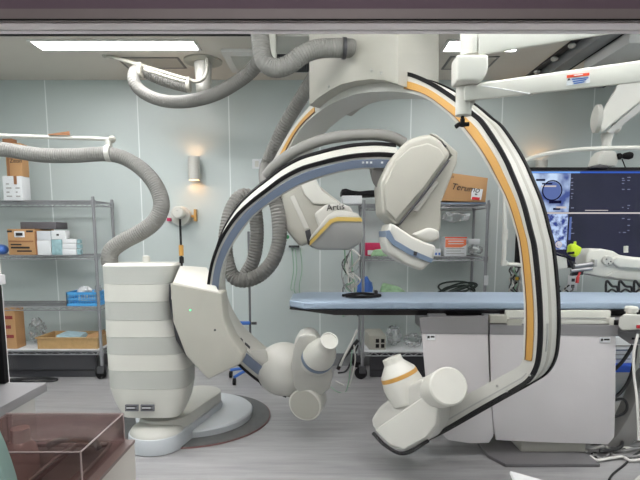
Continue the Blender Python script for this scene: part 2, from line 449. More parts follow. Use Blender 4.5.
plinth(-3.15, -2.02, 'glossy black board standing under the left wire shelving')
plinth(.45, 1.36, 'glossy black board standing under the wire shelving behind the table')

# generic carton built from its front rectangle in pixels, standing on a shelf
def carton(name, px0, px1, zb, zt_py, yf, depth, m, label, cat='box', group=None, parts=(), rz=0):
    a = W(px0, zt_py, yf); b = W(px1, zt_py, yf)
    x0, x1, zt = a.x, b.x, a.z
    t = thing(name, label, cat, ((x0+x1)/2, yf+depth/2, zb), group)
    MB().box2((x0, yf, zb), (x1, yf+depth, zt)).bevel(.004, 2).build('body', m, t)
    return t, x0, x1, zt
S1, S2, S3, S4 = LV[3]+.006, LV[2]+.006, LV[1]+.006, LV[0]+.014
# left unit, top shelf
t, x0, x1, zt = carton('white_carton', 2, 21, S1, 176, 4.40, .13, PAPER, 'white printed carton on top shelf at left, under the brown box', 'box')
for i in range(2):
    for k in range(4): MB().box2((x0+.03+i*.08, 4.396, S1+.03+k*.035), (x0+.075+i*.07-(k % 2)*.02, 4.3995, S1+.042+k*.035)).build('print_line', GREYP, t)
MB().box2((x0+.10, 4.395, zt-.07), (x0+.125, 4.3995, zt)).build('tape', CARDD, t)
za = zt
t, x0, x1, zt = carton('brown_carton', 4.5, 20, za+.001, 143, 4.41, .11, CARD, 'brown carton on the white printed carton, behind the hose at left', 'box')
text('Zeon', .05, ((x0+x1)/2+.02, 4.408, zt-.15), RT, UP, INK, t)
MB().box2((x0+.012, 4.406, za+.002), (x0+.03, 4.409, zt)).build('tape', CARDD, t)
t, *_ = carton('cardboard_piece', 2, 12, zt+.001, 138.5, 4.42, .07, CARDD, 'flat brown carton on the topmost brown box at the left edge', 'box')
# left unit, second shelf
t, x0, x1, zt = carton('archive_carton', 7, 34, S2, 229, 4.36, .33, CARD, 'brown archive carton with white hand hole label on left shelving', 'box')
zc = zt - .045
MB().box2((x0+.06, 4.355, zc-.026), (x0+.15, 4.3595, zc+.026)).bevel(.004, 1).build('label_plate', PAPER, t)
MB().box2((x0+.075, 4.352, zc-.013), (x0+.135, 4.3555, zc+.013)).bevel(.004, 1).build('hand_hole', INK, t)
MB().box2((x0+.165, 4.357, zt-.028), (x1-.01, 4.3595, zt-.012)).build('print_band', INK, t)
MB().box2((x0-.001, 4.357, zt-.028), (x0+.04, 4.3595, zt-.012)).build('print_band', INK, t)
for k, (u0, u1) in enumerate(((.0, .99), (.06, .5), (.06, .82), (.3, .9))):
    MB().box2((x0+.01+u0*(x1-x0-.02), 4.357, zt-.112-k*.028), (x0+.01+u1*(x1-x0-.02), 4.3595, zt-.100-k*.028+(.004 if k == 2 else 0))).build('print_line', CARDD if k == 0 else INK, t)
carton('flat_box', 20, 56, zt+.001, 222, 4.44, .2, mat('charcoal_box', (92, 88, 92), .6), 'flat charcoal box on top of the brown archive carton', 'box')
t, x0, x1, zt = carton('carton_end', 34.6, 35.9, S2, 231, 4.365, .04, CARDD, 'narrow reddish brown carton between archive carton and white boxes', 'box')
t, x0, x1, zt1 = carton('white_box', 36.4, 50.3, S2, 240.5, 4.37, .08, PAPER, 'white box under another, beside the brown archive carton', 'box', 'white supply boxes')
carton('white_box', 36.4, 50.3, zt1+.001, 231, 4.37, .08, mat('greyish_box', (206, 210, 214), .6), 'pale grey box on a white box, beside the brown archive carton', 'box', 'white supply boxes')
t, x0, x1, zt1 = carton('supply_pack', 51, 61.5, S2, 239.5, 4.37, .08, TEALP, 'teal striped pack under a small white box on left shelving', 'box', 'white supply boxes')
t, x0, x1, zt = carton('white_box', 51, 65, zt1+.001, 230.5, 4.37, .08, PAPER, 'small white box on the teal striped pack', 'box', 'white supply boxes')
MB().box2((x1-.075, 4.367, zt-.045), (x1-.055, 4.3695, zt-.03)).build('print_mark', INK, t)
for k, (a, b_) in enumerate(((253.6, 249), (248.6, 244), (243.6, 239))):
    zb = S2 if k == 0 else zn + .001
    t, x0, x1, zn = carton('glove_box', 62, 76, zb, b_, 4.36, .05, PAPER, 'white flat box with teal end, %s of the stack of three' % ('lowest', 'middle', 'topmost')[k], 'box', 'flat white boxes with teal ends')
    MB().box2((x1+.0005, 4.37, zb+.003), (x1+.036-.008*(k == 2), 4.41, zn-.003)).bevel(.004, 1).build('teal_end', TEALP, t)
b = W(2, 254, 4.4)
tag(MB().sphere((b.x-.01, 4.42, S2+.045), (.05, .06, .045), 14).build('blue_bag', BLUED), 'blue bag at left end of the shelf beside the archive carton', 'bag')
# third shelf : blue basket
a, b_ = W(67, 292, YF+.03), W(97, 292, YF+.03)
x0, x1 = a.x, b_.x; zb = S3; zt = a.z; yf = YF+.02; yb = yf+.2
t = thing('basket', 'light blue plastic basket on the third shelf at left', 'basket', ((x0+x1)/2, (yf+yb)/2, zb))
m = MB(); th = .006
for (p, q) in (((x0, yf), (x1, yf)), ((x1, yf), (x1, yb)), ((x1, yb), (x0, yb)), ((x0, yb), (x0, yf))):
    P, Q = V((p[0], p[1], 0)), V((q[0], q[1], 0)); L = (Q-P).length; d = (Q-P)/L
    n = max(3, int(L/.022))
    for i in range(n+1):
        c = P + d*(L*i/n); m.box((c.x, c.y, (zb+zt)/2), (.006, .006, zt-zb-.01))
    for z, h in ((zb+.01, .022), (zb+(zt-zb)*.5, .010), (zt-.012, .022)):
        c = (P+Q)/2; m.box((c.x, c.y, z), (abs(d.x)*L+.008, abs(d.y)*L+.008, h))
m.box2((x0, yf, zb), (x1, yb, zb+.008))
m.build('basket_body', BLUEP, t)
cc = W(84, 288.5, 4.43)
def crumple(c, r, seed, n=16, amp=.35):
    rnd = random.Random(seed); m = MB().sphere(c, r, n)
    C = V(c)
    for v in m.bm.verts: v.co = C + (v.co-C)*(1+rnd.uniform(-amp, amp*.6))
    return m
tag(crumple((cc.x-.005, 4.45, zt-.005), (.06, .06, .05), 3).build('crumpled_packet', PAPER), 'white crumpled packet sticking out of the blue basket', 'packet')
tag(crumple((cc.x+.115, 4.45, zt+.005), (.028, .05, .05), 4).build('plastic_bag', FILM), 'clear plastic bag sticking out of the blue basket', 'bag')
# bottom shelf
t, x0, x1, zt = carton('brown_carton', 2, 14, S4, 308, 4.36, .14, CARD, 'tall brown carton on the bottom shelf behind the black panel at left', 'box')
for k in range(3): MB().box2((x1-.085, 4.357, zt-.10-k*.085), (x1-.02-.02*(k % 2), 4.3595, zt-.07-k*.085)).build('print_mark', mat('maroon', (130, 40, 40), .6), t)
cc = W(29, 334, 4.46)
tag(crumple((cc.x+.015, 4.57, S4+.13), (.07, .075, .11), 5, 24, .28).build('plastic_bag', FILM), 'clear crumpled plastic bag between brown carton and tan tray', 'bag')
a, b_ = W(37, 338, 4.36), W(97, 338, 4.36)
x0, x1, zt = a.x, b_.x, a.z
t = thing('tray', 'tan shallow tray on the bottom shelf at left', 'tray', ((x0+x1)/2, 4.46, S4))
m = MB(); bt = .02
m.box2((x0, 4.36, S4), (x1, 4.372, zt)); m.box2((x0, 4.64, S4), (x1, 4.652, zt)); m.box2((x0, 4.372, S4), (x0+.012, 4.64, zt)); m.box2((x1-.012, 4.372, S4), (x1, 4.64, zt)); m.box2((x0+.012, 4.372, S4), (x1-.012, 4.64, S4+.01))
m.build('tray_body', TRAYB, t)
rect_ring(MB(), x0-.01, x1+.01, 0, 1, 0, 1, .02)
r_ = MB(); r_.box2((x0-.012, 4.348, zt-.006), (x1+.012, 4.362, zt+.006)); r_.box2((x0-.012, 4.65, zt-.006), (x1+.012, 4.664, zt+.006)); r_.box2((x0-.012, 4.362, zt-.006), (x0+.002, 4.65, zt+.006)); r_.box2((x1-.002, 4.362, zt-.006), (x1+.012, 4.65, zt+.006))
r_.build('rim', TRAYB, t)
tag(MB().hull([V((x0+.14, 4.40, S4+.02)), V((x1-.18, 4.40, S4+.02)), V((x0+.14, 4.6, S4+.10)), V((x1-.18, 4.6, S4+.07)), V((x0+.14, 4.42, zt+.012)), V((x1-.18, 4.42, zt+.0)), V((x0+.16, 4.58, zt+.025)), V((x1-.2, 4.58, zt+.012))]).build('sealed_pack', mat('pale_blue_pack', (176, 204, 214), .4, var=.15, scale=25)), 'pale blue sealed pack lying in the tan tray', 'pack')
tag(MB().hull([V((x1-.16, 4.40, S4+.02)), V((x1-.03, 4.40, S4+.02)), V((x1-.16, 4.6, S4+.02)), V((x1-.03, 4.6, S4+.02)), V((x1-.15, 4.5, zt)), V((x1-.03, 4.46, zt+.03)), V((x1-.03, 4.6, zt+.035))]).build('brown_pack', CARD), 'brown paper pack leaning in the right end of the tan tray', 'pack')
p = [Gz(-4, 379, .012), Gz(12, 381, .012), Gz(30, 382, .012), Gz(48, 381, .012), Gz(57, 379.5, .012), Gz(48, 378.3, .012), Gz(30, 378.5, .012), Gz(14, 379.5, .012), Gz(-6, 382, .012)]
tag(MB().tube(p, .012, 8).build('floor_cable', CABB), 'black cable loop on the floor before the black board at left', 'cable')

S1, S2, S3, S4 = LM[3]+.006, LM[2]+.006, LM[1]+.006, LM[0]+.014
# middle unit, top shelf : big brown carton tilted on a strip
def tiltbox(pxs, yf, depth):
    return [W(x, y, yf) for x, y in pxs], depth
a = W(440.5, 203, 4.36)
blk = MB().box2((a.x, 4.36, S1), (W(486, 203, 4.36).x, 4.62, S1+.012)).build('folder', BLUEBAND)
tag(blk, 'flat pale blue folder under the big brown carton', 'folder')
fr = [W(440.5, 200.8, 4.36), W(485.5, 202.2, 4.36), W(488, 178, 4.36), W(447, 172.3, 4.36)]
zmin = S1+.013
for q in fr: q.z = max(q.z, zmin)
t = thing('brown_carton', 'big brown carton with dark logo on the shelving behind the table', 'box', ((fr[0].x+fr[1].x)/2, 4.5, zmin))
MB().prism(fr, (0, .27, 0)).bevel(.004, 2).build('body', CARD, t)
dirx = (fr[2]-fr[3]).normalized(); cen = sum(fr, V((0, 0, 0)))/4
upv = UP - dirx*UP.dot(dirx)
text('Terumo', .075, cen + V((-.0, -.004, .0)), dirx, upv, INK, t, shear=.25, thick=.001)
text('RX', .03, W(452, 176.8, 4.356), dirx, upv, INK, t)
lb = W(476.6, 193, 4.355)
MB().prism([W(472, 188, 4.356), W(471, 199.6, 4.356), W(481, 200, 4.356), W(483, 189.3, 4.356)], (0, .003, 0)).build('paper_label', PAPER, t)
MB().prism([W(472.3, 196.8, 4.353), W(471.5, 199.4, 4.353), W(479.5, 200, 4.353), W(480, 197.5, 4.353)], (0, .003, 0)).build('red_print', mat('red_ink', (215, 40, 50), .6), t)
MB().prism([W(475, 193.5, 4.353), W(477, 193.9, 4.353), W(477.5, 195, 4.353), W(475, 194.8, 4.353)], (0, .003, 0)).build('print_mark', INK, t)
# white box and black pad at left end of the top shelf
t, x0, x1, zt = carton('white_box', 342, 362, S1, 195.5, 4.36, .25, PAPER, 'white flat box under the curved black pad', 'box')
pts = []
prof = [(341.5, 191.5), (346, 190.5), (352, 192.5), (360, 193.5), (368, 192.5), (378, 192), (386, 192.5)]
top = [W(x, y-2.2, 4.36) for x, y in prof]; bot = [W(x, y+3, 4.36) for x, y in reversed(prof)]
for q in top + bot: q.z = max(q.z, zt + .002)
tag(MB().prism(top + bot, (0, .3, 0)).bevel(.008, 2).build('armrest_pad', BLACK), 'curved black arm pad lying on top of shelving, left of the upper detector', 'pad')
# hanging clear bag
a = W(455, 217, YF-.02)
m = MB(); pts = [W(x, y, YF-.03) for x, y in ((441, 220), (446, 212), (456, 210), (462, 214), (471, 213.5), (469, 220), (460, 221), (455, 223), (449, 221))]
m.prism(pts, (0, .05, 0)).bevel(.01, 2)
tag(m.build('plastic_bag', FILM), 'clear plastic bag hanging below the big brown carton', 'bag')
# second shelf
t, x0, x1, zt = carton('crimson_box', 365.5, 389, S2, 243, 4.46, .2, CRIM, 'crimson box at left of the second shelf behind the table', 'box')
MB().box2((x0+.02, 4.4565, S2+.01), (x1, 4.4595, S2+.05)).build('paper_label', PAPER, t)
a, b_ = W(371, 250, 4.38), W(389, 250, 4.38)
tag(MB().hull([V((a.x, 4.37, S2)), V((b_.x, 4.37, S2)), V((a.x, 4.44, S2)), V((b_.x, 4.44, S2)), V((a.x+.02, 4.38, a.z)), V((b_.x-.03, 4.38, a.z+.015)), V((a.x+.03, 4.43, a.z)), V((b_.x-.03, 4.43, a.z+.01))]).bevel(.008, 2).build('green_pack', GREENP), 'green and white pack in front of the crimson box', 'pack')
t, x0, x1, zt = carton('small_box', 431, 441, S2, 249, 4.40, .16, PAPER, 'small white box with blue marks left of the orange box', 'box')
for k in range(3): MB().box2((x0+.01+k*.028, 4.3965, S2+.01), (x0+.025+k*.028, 4.3995, S2+.03)).build('print_mark', BLUED, t)
t, x0, x1, zt = carton('orange_box', 445, 467, S2, 237, 4.38, .2, PAPER, 'white box with orange top print on the second shelf', 'box')
MB().box2((x0, 4.3765, zt-.012), (x1, 4.3795, zt)).build('red_edge', REDM, t)
MB().prism([V((x0+.005, 4.3765, zt-.02)), V((x0+.005, 4.3765, zt-.09)), V((x1-.05, 4.3765, zt-.09)), V((x1-.006, 4.3765, zt-.07)), V((x1-.006, 4.3765, zt-.02))], (0, .003, 0)).build('orange_panel', mat('orange_print', (240, 130, 90), .6), t)
for k in range(2): MB().box2((x0+.03, 4.374, zt-.04-k*.022), (x1-.03, 4.377, zt-.032-k*.022)).build('print_line', PAPER, t)
for k in range(3): MB().box2((x0+.015, 4.3765, S2+.02+k*.022), (x1-.02-(k % 2)*.03, 4.3795, S2+.026+k*.022)).build('print_line', GREYP, t)
a, b_ = W(469, 246, 4.40), W(485, 246, 4.40)
tag(crumple(((a.x+b_.x)/2+.01, 4.48, S2+.052), (.066, .08, .043), 8, 18, .2).build('plastic_bag', FILM), 'clear plastic bag right of the orange box', 'bag')
zt = S2+.105
t, x0, x1, _ = carton('white_roll', 468.5, 480, S2+.103, 239, 4.44, .1, PAPER, 'white flat pack resting on the clear bag right of the orange box', 'pack')
# third shelf
a = W(362, 284, 4.42)
tag(crumple((a.x+.03, 4.45, S3+.12), (.075, .08, .125), 12, 14, .15).build('blue_bag', BLUED), 'blue bag on the third shelf, just over the table top', 'bag')
a = W(396, 286, 4.42)
tag(MB().hull([V((a.x-.16, 4.37, S3)), V((a.x+.17, 4.37, S3)), V((a.x-.16, 4.6, S3)), V((a.x+.17, 4.6, S3)), V((a.x-.13, 4.40, S3+.17)), V((a.x+.02, 4.40, S3+.16)), V((a.x-.1, 4.55, S3+.18)), V((a.x+.16, 4.5, S3+.06))]).bevel(.012, 2).build('green_package', GREENP), 'pale green package on the third shelf beside the blue bag', 'package')
c0 = W(457, 293, 4.50)
m = MB(); rnd = random.Random(4); pts = []
for i in range(5*14):
    an = i*2*math.pi/14; R = .155 + .02*math.sin(i*.7); 
    pts.append(V((c0.x + R*math.cos(an)*1.05, 4.52 + R*.6*math.sin(an), S3+.02 + .014*(i/14) + .058*(1+math.sin(an+i*.05)))))
m.tube(pts, .0085, 7, per=3)
tag(m.build('cable_coil', CABG), 'coil of dark green cable on the third shelf behind the table', 'cable')
# bottom shelf : socket box and bags
a, b_ = W(369, 340, 4.38), W(386, 340, 4.38)
x0, x1 = a.x, b_.x; zt = S4+.128
t = thing('power_unit', 'pale grey power box with four square sockets on the bottom shelf', 'power box', ((x0+x1)/2, 4.46, S4))
MB().hull([V((x0, 4.38, S4)), V((x1, 4.38, S4)), V((x0-.02, 4.62, S4)), V((x1-.02, 4.62, S4)), V((x0, 4.38, zt)), V((x1, 4.38, zt)), V((x0-.02, 4.62, zt+.02)), V((x1-.02, 4.62, zt+.02))]).bevel(.006, 2).build('case', TAN, t)
for i in range(2):
    for k in range(2):
        MB().box((x0+.075+i*.048, 4.378, S4+.035+k*.046), (.03, .006, .034)).build('socket', BLACK, t)
a = W(404, 345, 4.45)
tag(crumple((a.x-.085, 4.52, S4+.105), (.068, .08, .09), 21, 22, .2).build('plastic_bag', FILM), 'clear plastic bag directly right of the power box', 'bag')
tag(crumple((a.x+.085, 4.48, S4+.068), (.085, .085, .06), 22, 22, .22).build('plastic_bag', FILM), 'low clear plastic bag at right on the bottom shelf behind the table', 'bag')

# ------------------------------------------------------------------ IV pole and tubing
p = Gz(250, 381, 0); 
t = thing('drip_stand', 'grey drip stand with blue clamp behind the lower x-ray tube arm', 'drip stand', (p.x, 4.3, 0))
px_ = W(250, 320, 4.3).x; MB().cyl((px_, 4.3, .09), (px_, 4.3, 1.30), .010, n=12).build('pole', mat('pole_grey', (104, 106, 108), .4), t)
MB().lathe((px_, 4.3, .07), (0, 0, 1), [(0, .03), (.05, .028), (.07, .015)], 16).build('hub', BLUED, t)
for k in range(5):
    an = k*2*math.pi/5+.3; e = V((px_+.2*math.cos(an), 4.3+.2*math.sin(an), .07))
    l = MB().tube([V((px_, 4.3, .1)), V((px_+.1*math.cos(an), 4.3+.1*math.sin(an), .09)), e], .013, 8).build('leg', BLUED, t)
    MB().cyl(e + V((-.012, 0, -.04)), e + V((.012, 0, -.04)), .03, n=14).build('caster', BLACK, l)
cl = W(246, 323, 4.28); zc = cl.z
MB().box((px_-.05, 4.28, zc), (.11, .04, .03)).bevel(.012, 3).build('clamp', BLUED, t)
MB().cyl((px_+.015, 4.28, zc-.003), (px_+.06, 4.28, zc-.003), .012, n=10).build('clamp_knob', DARK, t)

x = W(352, 300, 4.25).x
t = thing('pole_and_lines', 'white upright tubes and tangled lines left of the shelving behind the table', 'tubes', (x, 4.2, .6))  # upright poles without a base, lower ends out of sight behind the table
for dx, z0, z1, r in ((0, .63, .95, .013), (-.035, .63, 1.08, .007)):
    MB().cyl((x+dx, 4.2, z0), (x+dx, 4.2, z1), r, n=10).build('pole', CABW, t)
MB().box((x-.02, 4.2, .84), (.09, .03, .02)).bevel(.004, 2).build('clip', CREAM, t)
rnd = random.Random(11)
for i in range(9):
    m_ = (CABW, CABR, CABB, CABG2, CABW, FILM, CABR, CABW, CABG2)[i]
    pts = [V((x + rnd.uniform(-.09, .06), 4.21 + rnd.uniform(-.05, .05), 1.18 - k*.095 + rnd.uniform(-.04, .04))) for k in range(7)]
    MB().tube(pts, rnd.uniform(.004, .008), 6, per=5).build('line', m_, t)
# loose tubes and cables hanging to the floor, left of the middle shelf
def cable(pts, r, m, label, cat='cable', per=8, name='cable', group=None):
    return tag(MB().tube(pts, r, 8, per=per).build(name, m), label, cat, group)
cable([W(358, 340, 4.08), W(350, 350, 4.08), W(342, 360, 4.08), W(338, 369, 4.1)], .016, CABB, 'thick black hose end leaning beside the middle shelving', 'hose')
cable([W(357, 330, 4.04), W(352, 342, 4.04), W(345, 355, 4.04), W(340, 366, 4.05)], .010, CABW, 'white tube slanting down across the black hose end', 'tube')
cable([W(358, 345, 4.12), W(352, 360, 4.12), W(346, 371, 4.13), W(338, 373, 4.14)], .008, CABB, 'thin black cable curling under the thick black hose', 'cable')
cable([W(354, 345, 3.99), W(355, 362, 3.99), Gz(349, 386, .006), Gz(342, 384, .006), Gz(336, 381, .006)], .005, CABW, 'thin white line trailing onto the floor by middle shelving', 'tube')
cable([W(352, 350, 3.95), W(350, 372, 3.95), Gz(346, 391, .006), Gz(338, 392, .006), Gz(331, 387, .006)], .004, CABG2, 'thin pale green line trailing onto the floor by middle shelving', 'tube')
# thin green tubing hanging behind the lateral detector
t = thing('hanging_tubing', 'thin pale green tubing hanging on the wall below the left detector', 'tubing', W(296, 246, 4.74))
for dx, z1 in ((0, .85), (.05, .72), (-.03, .9)):
    p = W(295, 248, 4.74); MB().tube([p + V((dx, 0, 0)), p + V((dx+.015, 0, -.2)), p + V((dx-.012, 0, -.38)), V((p.x+dx+.01, 4.74, z1-.15))], .0045, 6).build('line', CABG2, t)
p = W(294, 246.5, 4.76); MB().box((p.x, 4.775, p.z), (.1, .05, .02)).build('hook_plate', DARK, t)

# ------------------------------------------------------------------ wall fittings
def sconce(px, py, label):
    p = W(px, py, 4.72); h = .105; r = .052
    t = thing('wall_sconce', label, 'wall lamp', (p.x, 4.72, p.z), 'up and down wall lamps')
    m = MB().lathe((p.x, 4.72, p.z-h), (0, 0, 1), [(0, r), (2*h, r), (2*h, r-.006), (.01+2*h-.03, r-.006), (2*h-.03, .004)], 24, cap=False)
    m.lathe((p.x, 4.72, p.z-h), (0, 0, 1), [(0, r), (0, r-.006), (.03, r-.006), (.03, .004)], 24, cap=False)
    m.build('shade', CREAM, t)
    for s in (1, -1):
        MB().lathe((p.x, 4.72, p.z+s*(h-.028)), (0, 0, s), [(0, .03), (.006, .026)], 16).build('lamp', WARM, t)
    MB().box((p.x, 4.785, p.z), (.06, .05, .08)).build('wall_mount', TAN, t)
sconce(194, 168.5, 'lit cylindrical wall lamp left of the big arch, glowing up and down')
sconce(541, 172, 'lit wall lamp mostly hidden behind the upper left corner of display')
p = W(257, 164, BACK)
t = thing('switch_plate', 'small square white switch plate on the back wall', 'switch plate', (p.x, BACK, p.z))
MB().box((p.x, BACK-.006, p.z), (.09, .012, .09)).bevel(.003, 2).build('plate', PAPER, t)
MB().box((p.x, BACK-.014, p.z), (.035, .006, .055)).bevel(.002, 1).build('rocker', WHITE, t)
p = W(179.5, 216, 4.7); q = W(180, 212, 4.6)
t = thing('wall_fitting', 'round white wall fitting with domed cap and small orange side clips', 'wall fitting', (p.x, BACK, p.z))
MB().lathe((p.x, BACK, p.z), TO, [(0, .09), (.06, .092), (.09, .085), (.10, .06)], 32).build('back_disc', CREAM, t)
MB().lathe((p.x+.005, BACK-.1, p.z+.03), TO, [(0, .058), (.09, .056), (.10, .045)], 28).build('cap', WHITE, t)
MB().sphere((p.x+.005, BACK-.201, p.z+.045), .004, 8).build('screw', DARK, t)
MB().box((p.x+.13, BACK-.03, p.z+.01), (.022, .05, .11)).box((p.x+.105, BACK-.03, p.z), (.05, .03, .022)).build('clip', ORANGE, t)
MB().box((p.x-.12, BACK-.03, p.z-.03), (.03, .05, .03)).build('clip', CRIM, t)

# ------------------------------------------------------------------ floor mounted C-arm machine
tb = V((-.93, 3.1, 0))
ST_ = thing('floor_c_arm', 'floor mounted x-ray C-arm with slate blue inlay on a striped white column', 'x-ray machine', tb)
# turntable plate and disc
MB().lathe((-.87, 3.37, 0), UP, [(0, .515), (.012, .515), (.014, .50)], 64).build('turntable_plate', RING, ST_)
MB().lathe((-.87, 3.37, .002), UP, [(0, .5205), (.008, .5205)], 64).build('plate_rim', mat('dull_red', (120, 78, 76), .5), ST_)
MB().lathe((-.87, 3.37, .012), UP, [(0, .392), (.04, .395), (.05, .385), (.052, .3)], 64).build('base_disc', BASEW, ST_)
def stadium(a, b, r, z0, z1, n=16):
    a, b = V((a[0], a[1], 0)), V((b[0], b[1], 0)); d = (b-a).normalized(); ang0 = math.atan2(d.y, d.x)
    pts = []
    for c, s0 in ((b, ang0-math.pi/2), (a, ang0+math.pi/2)):
        for k in range(n+1): an = s0 + math.pi*k/n; pts.append(V((c.x+r*math.cos(an), c.y+r*math.sin(an), z0)))
    return MB().prism(pts, (0, 0, z1-z0))
stadium((-.985, 2.905), (-.86, 3.42), .165, .004, .10).bevel(.006, 2, 40).build('base_arm', BASEW, ST_)
stadium((-.962, 3.01), (-.86, 3.42), .157, .10, .172).bevel(.007, 2, 40).build('base_arm_cover', CREAM, ST_)
MB().lathe((-.985, 2.905, .10), UP, [(0, .157), (.006, .156), (.025, .145), (.042, .115), (.052, .07), (.055, .01)], 48).build('base_dome', CREAM, ST_)
# column: loft of rounded sections traced level by level
YC0, YC1 = 2.765, 3.06
rows = [(266, 99.5, 173), (284, 101, 171), (301.6, 102, 170), (320, 103, 172), (336.7, 103.5, 177), (354, 104.5, 183), (370, 105.5, 187), (388, 107, 187), (404, 112, 184), (418, 120, 178)]
def rrect(xl, xr, y0, y1, z, e=4.5, n=40):
    cx, cy, hx, hy = (xl+xr)/2, (y0+y1)/2, (xr-xl)/2, (y1-y0)/2; out = []
    for k in range(n):
        a = 2*math.pi*k/n; c, s = math.cos(a), math.sin(a)
        out.append(V((cx + hx*math.copysign(abs(c)**(2/e), c), cy + hy*math.copysign(abs(s)**(2/e), s), z)))
    return out
secs = []
for py, xl, xr in rows:
    a = W(xl, py, YC0+.03); b = W(xr, py, YC0+.03); secs.append([a.x, b.x, a.z])
def sec_at(z):
    for A, B in zip(secs, secs[1:]):
        if A[2] >= z >= B[2]:
            t_ = (A[2]-z)/(A[2]-B[2]); return A[0]+(B[0]-A[0])*t_, A[1]+(B[1]-A[1])*t_
    return secs[-1][0], secs[-1][1]
for i in range(len(secs)-2 + 1):
    A, B = secs[i], secs[i+1]
    if i == len(secs)-2: continue
    lowlast = (i == len(secs)-3)
    zt, zb = A[2], (secs[-1][2] if lowlast else B[2])
    m = MB(); lv = [zt, zt-(zt-zb)*.5, zb+.0015] if not lowlast else [zt, zt-(zt-zb)*.5, zt-(zt-zb)*.8, zb]
    rings = []
    for z in lv:
        xl, xr = sec_at(z); bul = .0015 if i % 2 else 0.0
        k = 0.0 if not lowlast else max(0, (zt-z)/(zt-zb))*.03
        rings.append(rrect(xl, xr, YC0-bul+k, YC1-k, z))
    m.faces_from(rings).build('column_panel', (STRIPE, WHITE)[i % 2], ST_)
# column lid, slightly sloped
a = secs[0]
MB().hull(rrect(a[0], a[1], YC0, YC1, a[2]) + rrect(a[0]+.01, a[1]-.01, YC0+.02, YC1-.02, a[2]+.012)).build('column_top', WHITE, ST_)
pk = W(146.5, 263, 2.95); MB().cyl((pk.x, 2.95, a[2]+.01), (pk.x, 2.95, a[2]+.045), .022, n=18).sphere((pk.x, 2.95, a[2]+.045), (.021, .021, .008), 14).build('top_button', WHITE, ST_)
for (xa, xb) in ((125, 138), (140.5, 154)):
    P = [W(xa, 405, YC0-.012), W(xb, 405, YC0-.012), W(xb, 411.3, YC0-.012), W(xa, 411.3, YC0-.012)]
    lp = MB().prism(P, (0, .012, 0)).build('label_plate', mat('label_grey', (104, 106, 112), .5), ST_)
    for r_ in range(3):
        z = P[0].z + (P[2].z-P[0].z)*(r_+.8)/4
        MB().box2((P[0].x+.008, YC0-.0145, z-.003), (P[1].x-.008-.012*(r_ % 2), YC0-.012, z+.002)).build('print_line', (INK, PAPER, INK)[r_], lp)
# dark joint between column and carriage
m = MB(); YJ = 2.70
P = [W(x, y, YJ) for x, y in ((169, 284), (178, 284), (180, 320), (190, 350), (196, 362), (186, 356), (176, 340), (169, 300))]
m.prism(P, (0, .26, 0)).build('joint_shell', DARK, ST_)
# carriage
YK = 2.60
fr = [(170, 283), (221, 293), (223.5, 320), (231, 338), (243, 355), (241, 364), (208, 379.5), (186, 356), (173, 322)]
MB().prism([W(x, y, YK) for x, y in fr], (0, .17, 0)).bevel(.012, 3, 20).build('carriage', TAN, ST_)
tp = [W(171, 286, YK+.005), W(220, 293, YK+.005), W(171, 300, YK+.005), W(220, 305, YK+.005),
      W(180, 265, YK+.32), W(207, 267, YK+.32), W(180, 300, YK+.32), W(207, 300, YK+.32)]
MB().hull(tp).bevel(.008, 2).build('carriage_top', WHITE, ST_)
p = W(190.5, 310, YK); MB().cyl(p + V((0, .002, 0)), p + V((0, -.006, 0)), .006, n=12).build('indicator_light', mat('green_led', (120, 220, 170), .3, emit=((100, 230, 160), .6)), ST_)
p = W(215, 330, YK); MB().cyl(p + V((0, .002, 0)), p + V((0, -.003, 0)), .006, n=10).build('screw', DARK, ST_)
# the C itself
PA = Plane(W(215, 288, 2.70), (0, -math.cos(math.radians(25)), -math.sin(math.radians(25))))
TA = .17
def ring_pair(P, outer, inner, n):
    o = resample(smooth_path([P(*p) for p in outer], 8), n); i = resample(smooth_path([P(*p) for p in inner], 8), n); return o, i
def band(o, i, nrm, s0, s1, t0, t1, d0, d1, name, m, parent, ang=35):
    n = len(o); a, b = int(s0*(n-1)), int(s1*(n-1)); b = max(b, a+1); rings = []
    for k in range(a, b+1):
        p0 = o[k].lerp(i[k], t0); p1 = o[k].lerp(i[k], t1)
        rings.append([p0 - nrm*d0, p1 - nrm*d0, p1 - nrm*d1, p0 - nrm*d1])
    return MB().faces_from(rings).build(name, m, parent, ang=ang)
def track(o, i, nrm, s0, s1, w0, w1, d0, d1, name, m, parent):
    n = len(o); a, b = int(s0*(n-1)), int(s1*(n-1)); rings = []
    for k in range(a, b+1):
        d = (i[k]-o[k]).normalized(); p0 = o[k] + d*w0; p1 = o[k] + d*w1
        rings.append([p0 - nrm*d0, p1 - nrm*d0, p1 - nrm*d1, p0 - nrm*d1])
    return MB().faces_from(rings).build(name, m, parent)
outA = [(400, 155.3), (386, 154), (375, 153.8), (356, 155), (337.5, 158.2), (318.8, 162.8), (300, 168.5), (281, 178.5), (265.6, 190), (249, 203), (234.4, 217.5), (221, 238), (212.5, 259), (208.3, 280), (207, 300), (209, 320), (216, 338), (228, 354), (243, 369), (258, 381), (271, 390), (286, 397)]
inA = [(399, 170.5), (386, 169.8), (370, 169.2), (356, 169.9), (337.5, 173.2), (318.8, 178.5), (300, 185.8), (279, 197.5), (260.4, 210.8), (250, 221), (241.7, 231.7), (231, 248.5), (224, 265), (221, 281), (220.5, 298), (223, 313), (229, 327), (238, 341), (250, 353), (263, 364), (278, 376), (290, 384)]
oA, iA = ring_pair(PA, outA, inA, 97)
nA = PA.n
cA = band(oA, iA, nA, 0, 1, 0, 1, 0, TA, 'c_arc', CREAM, ST_)
band(oA, iA, nA, 0, 1, .34, .86, -.006, .001, 'blue_inlay', BLUEIN, cA)
track(oA, iA, nA, 0, 1, -.005, .014, -.003, .012, 'front_track', BLACK, cA)
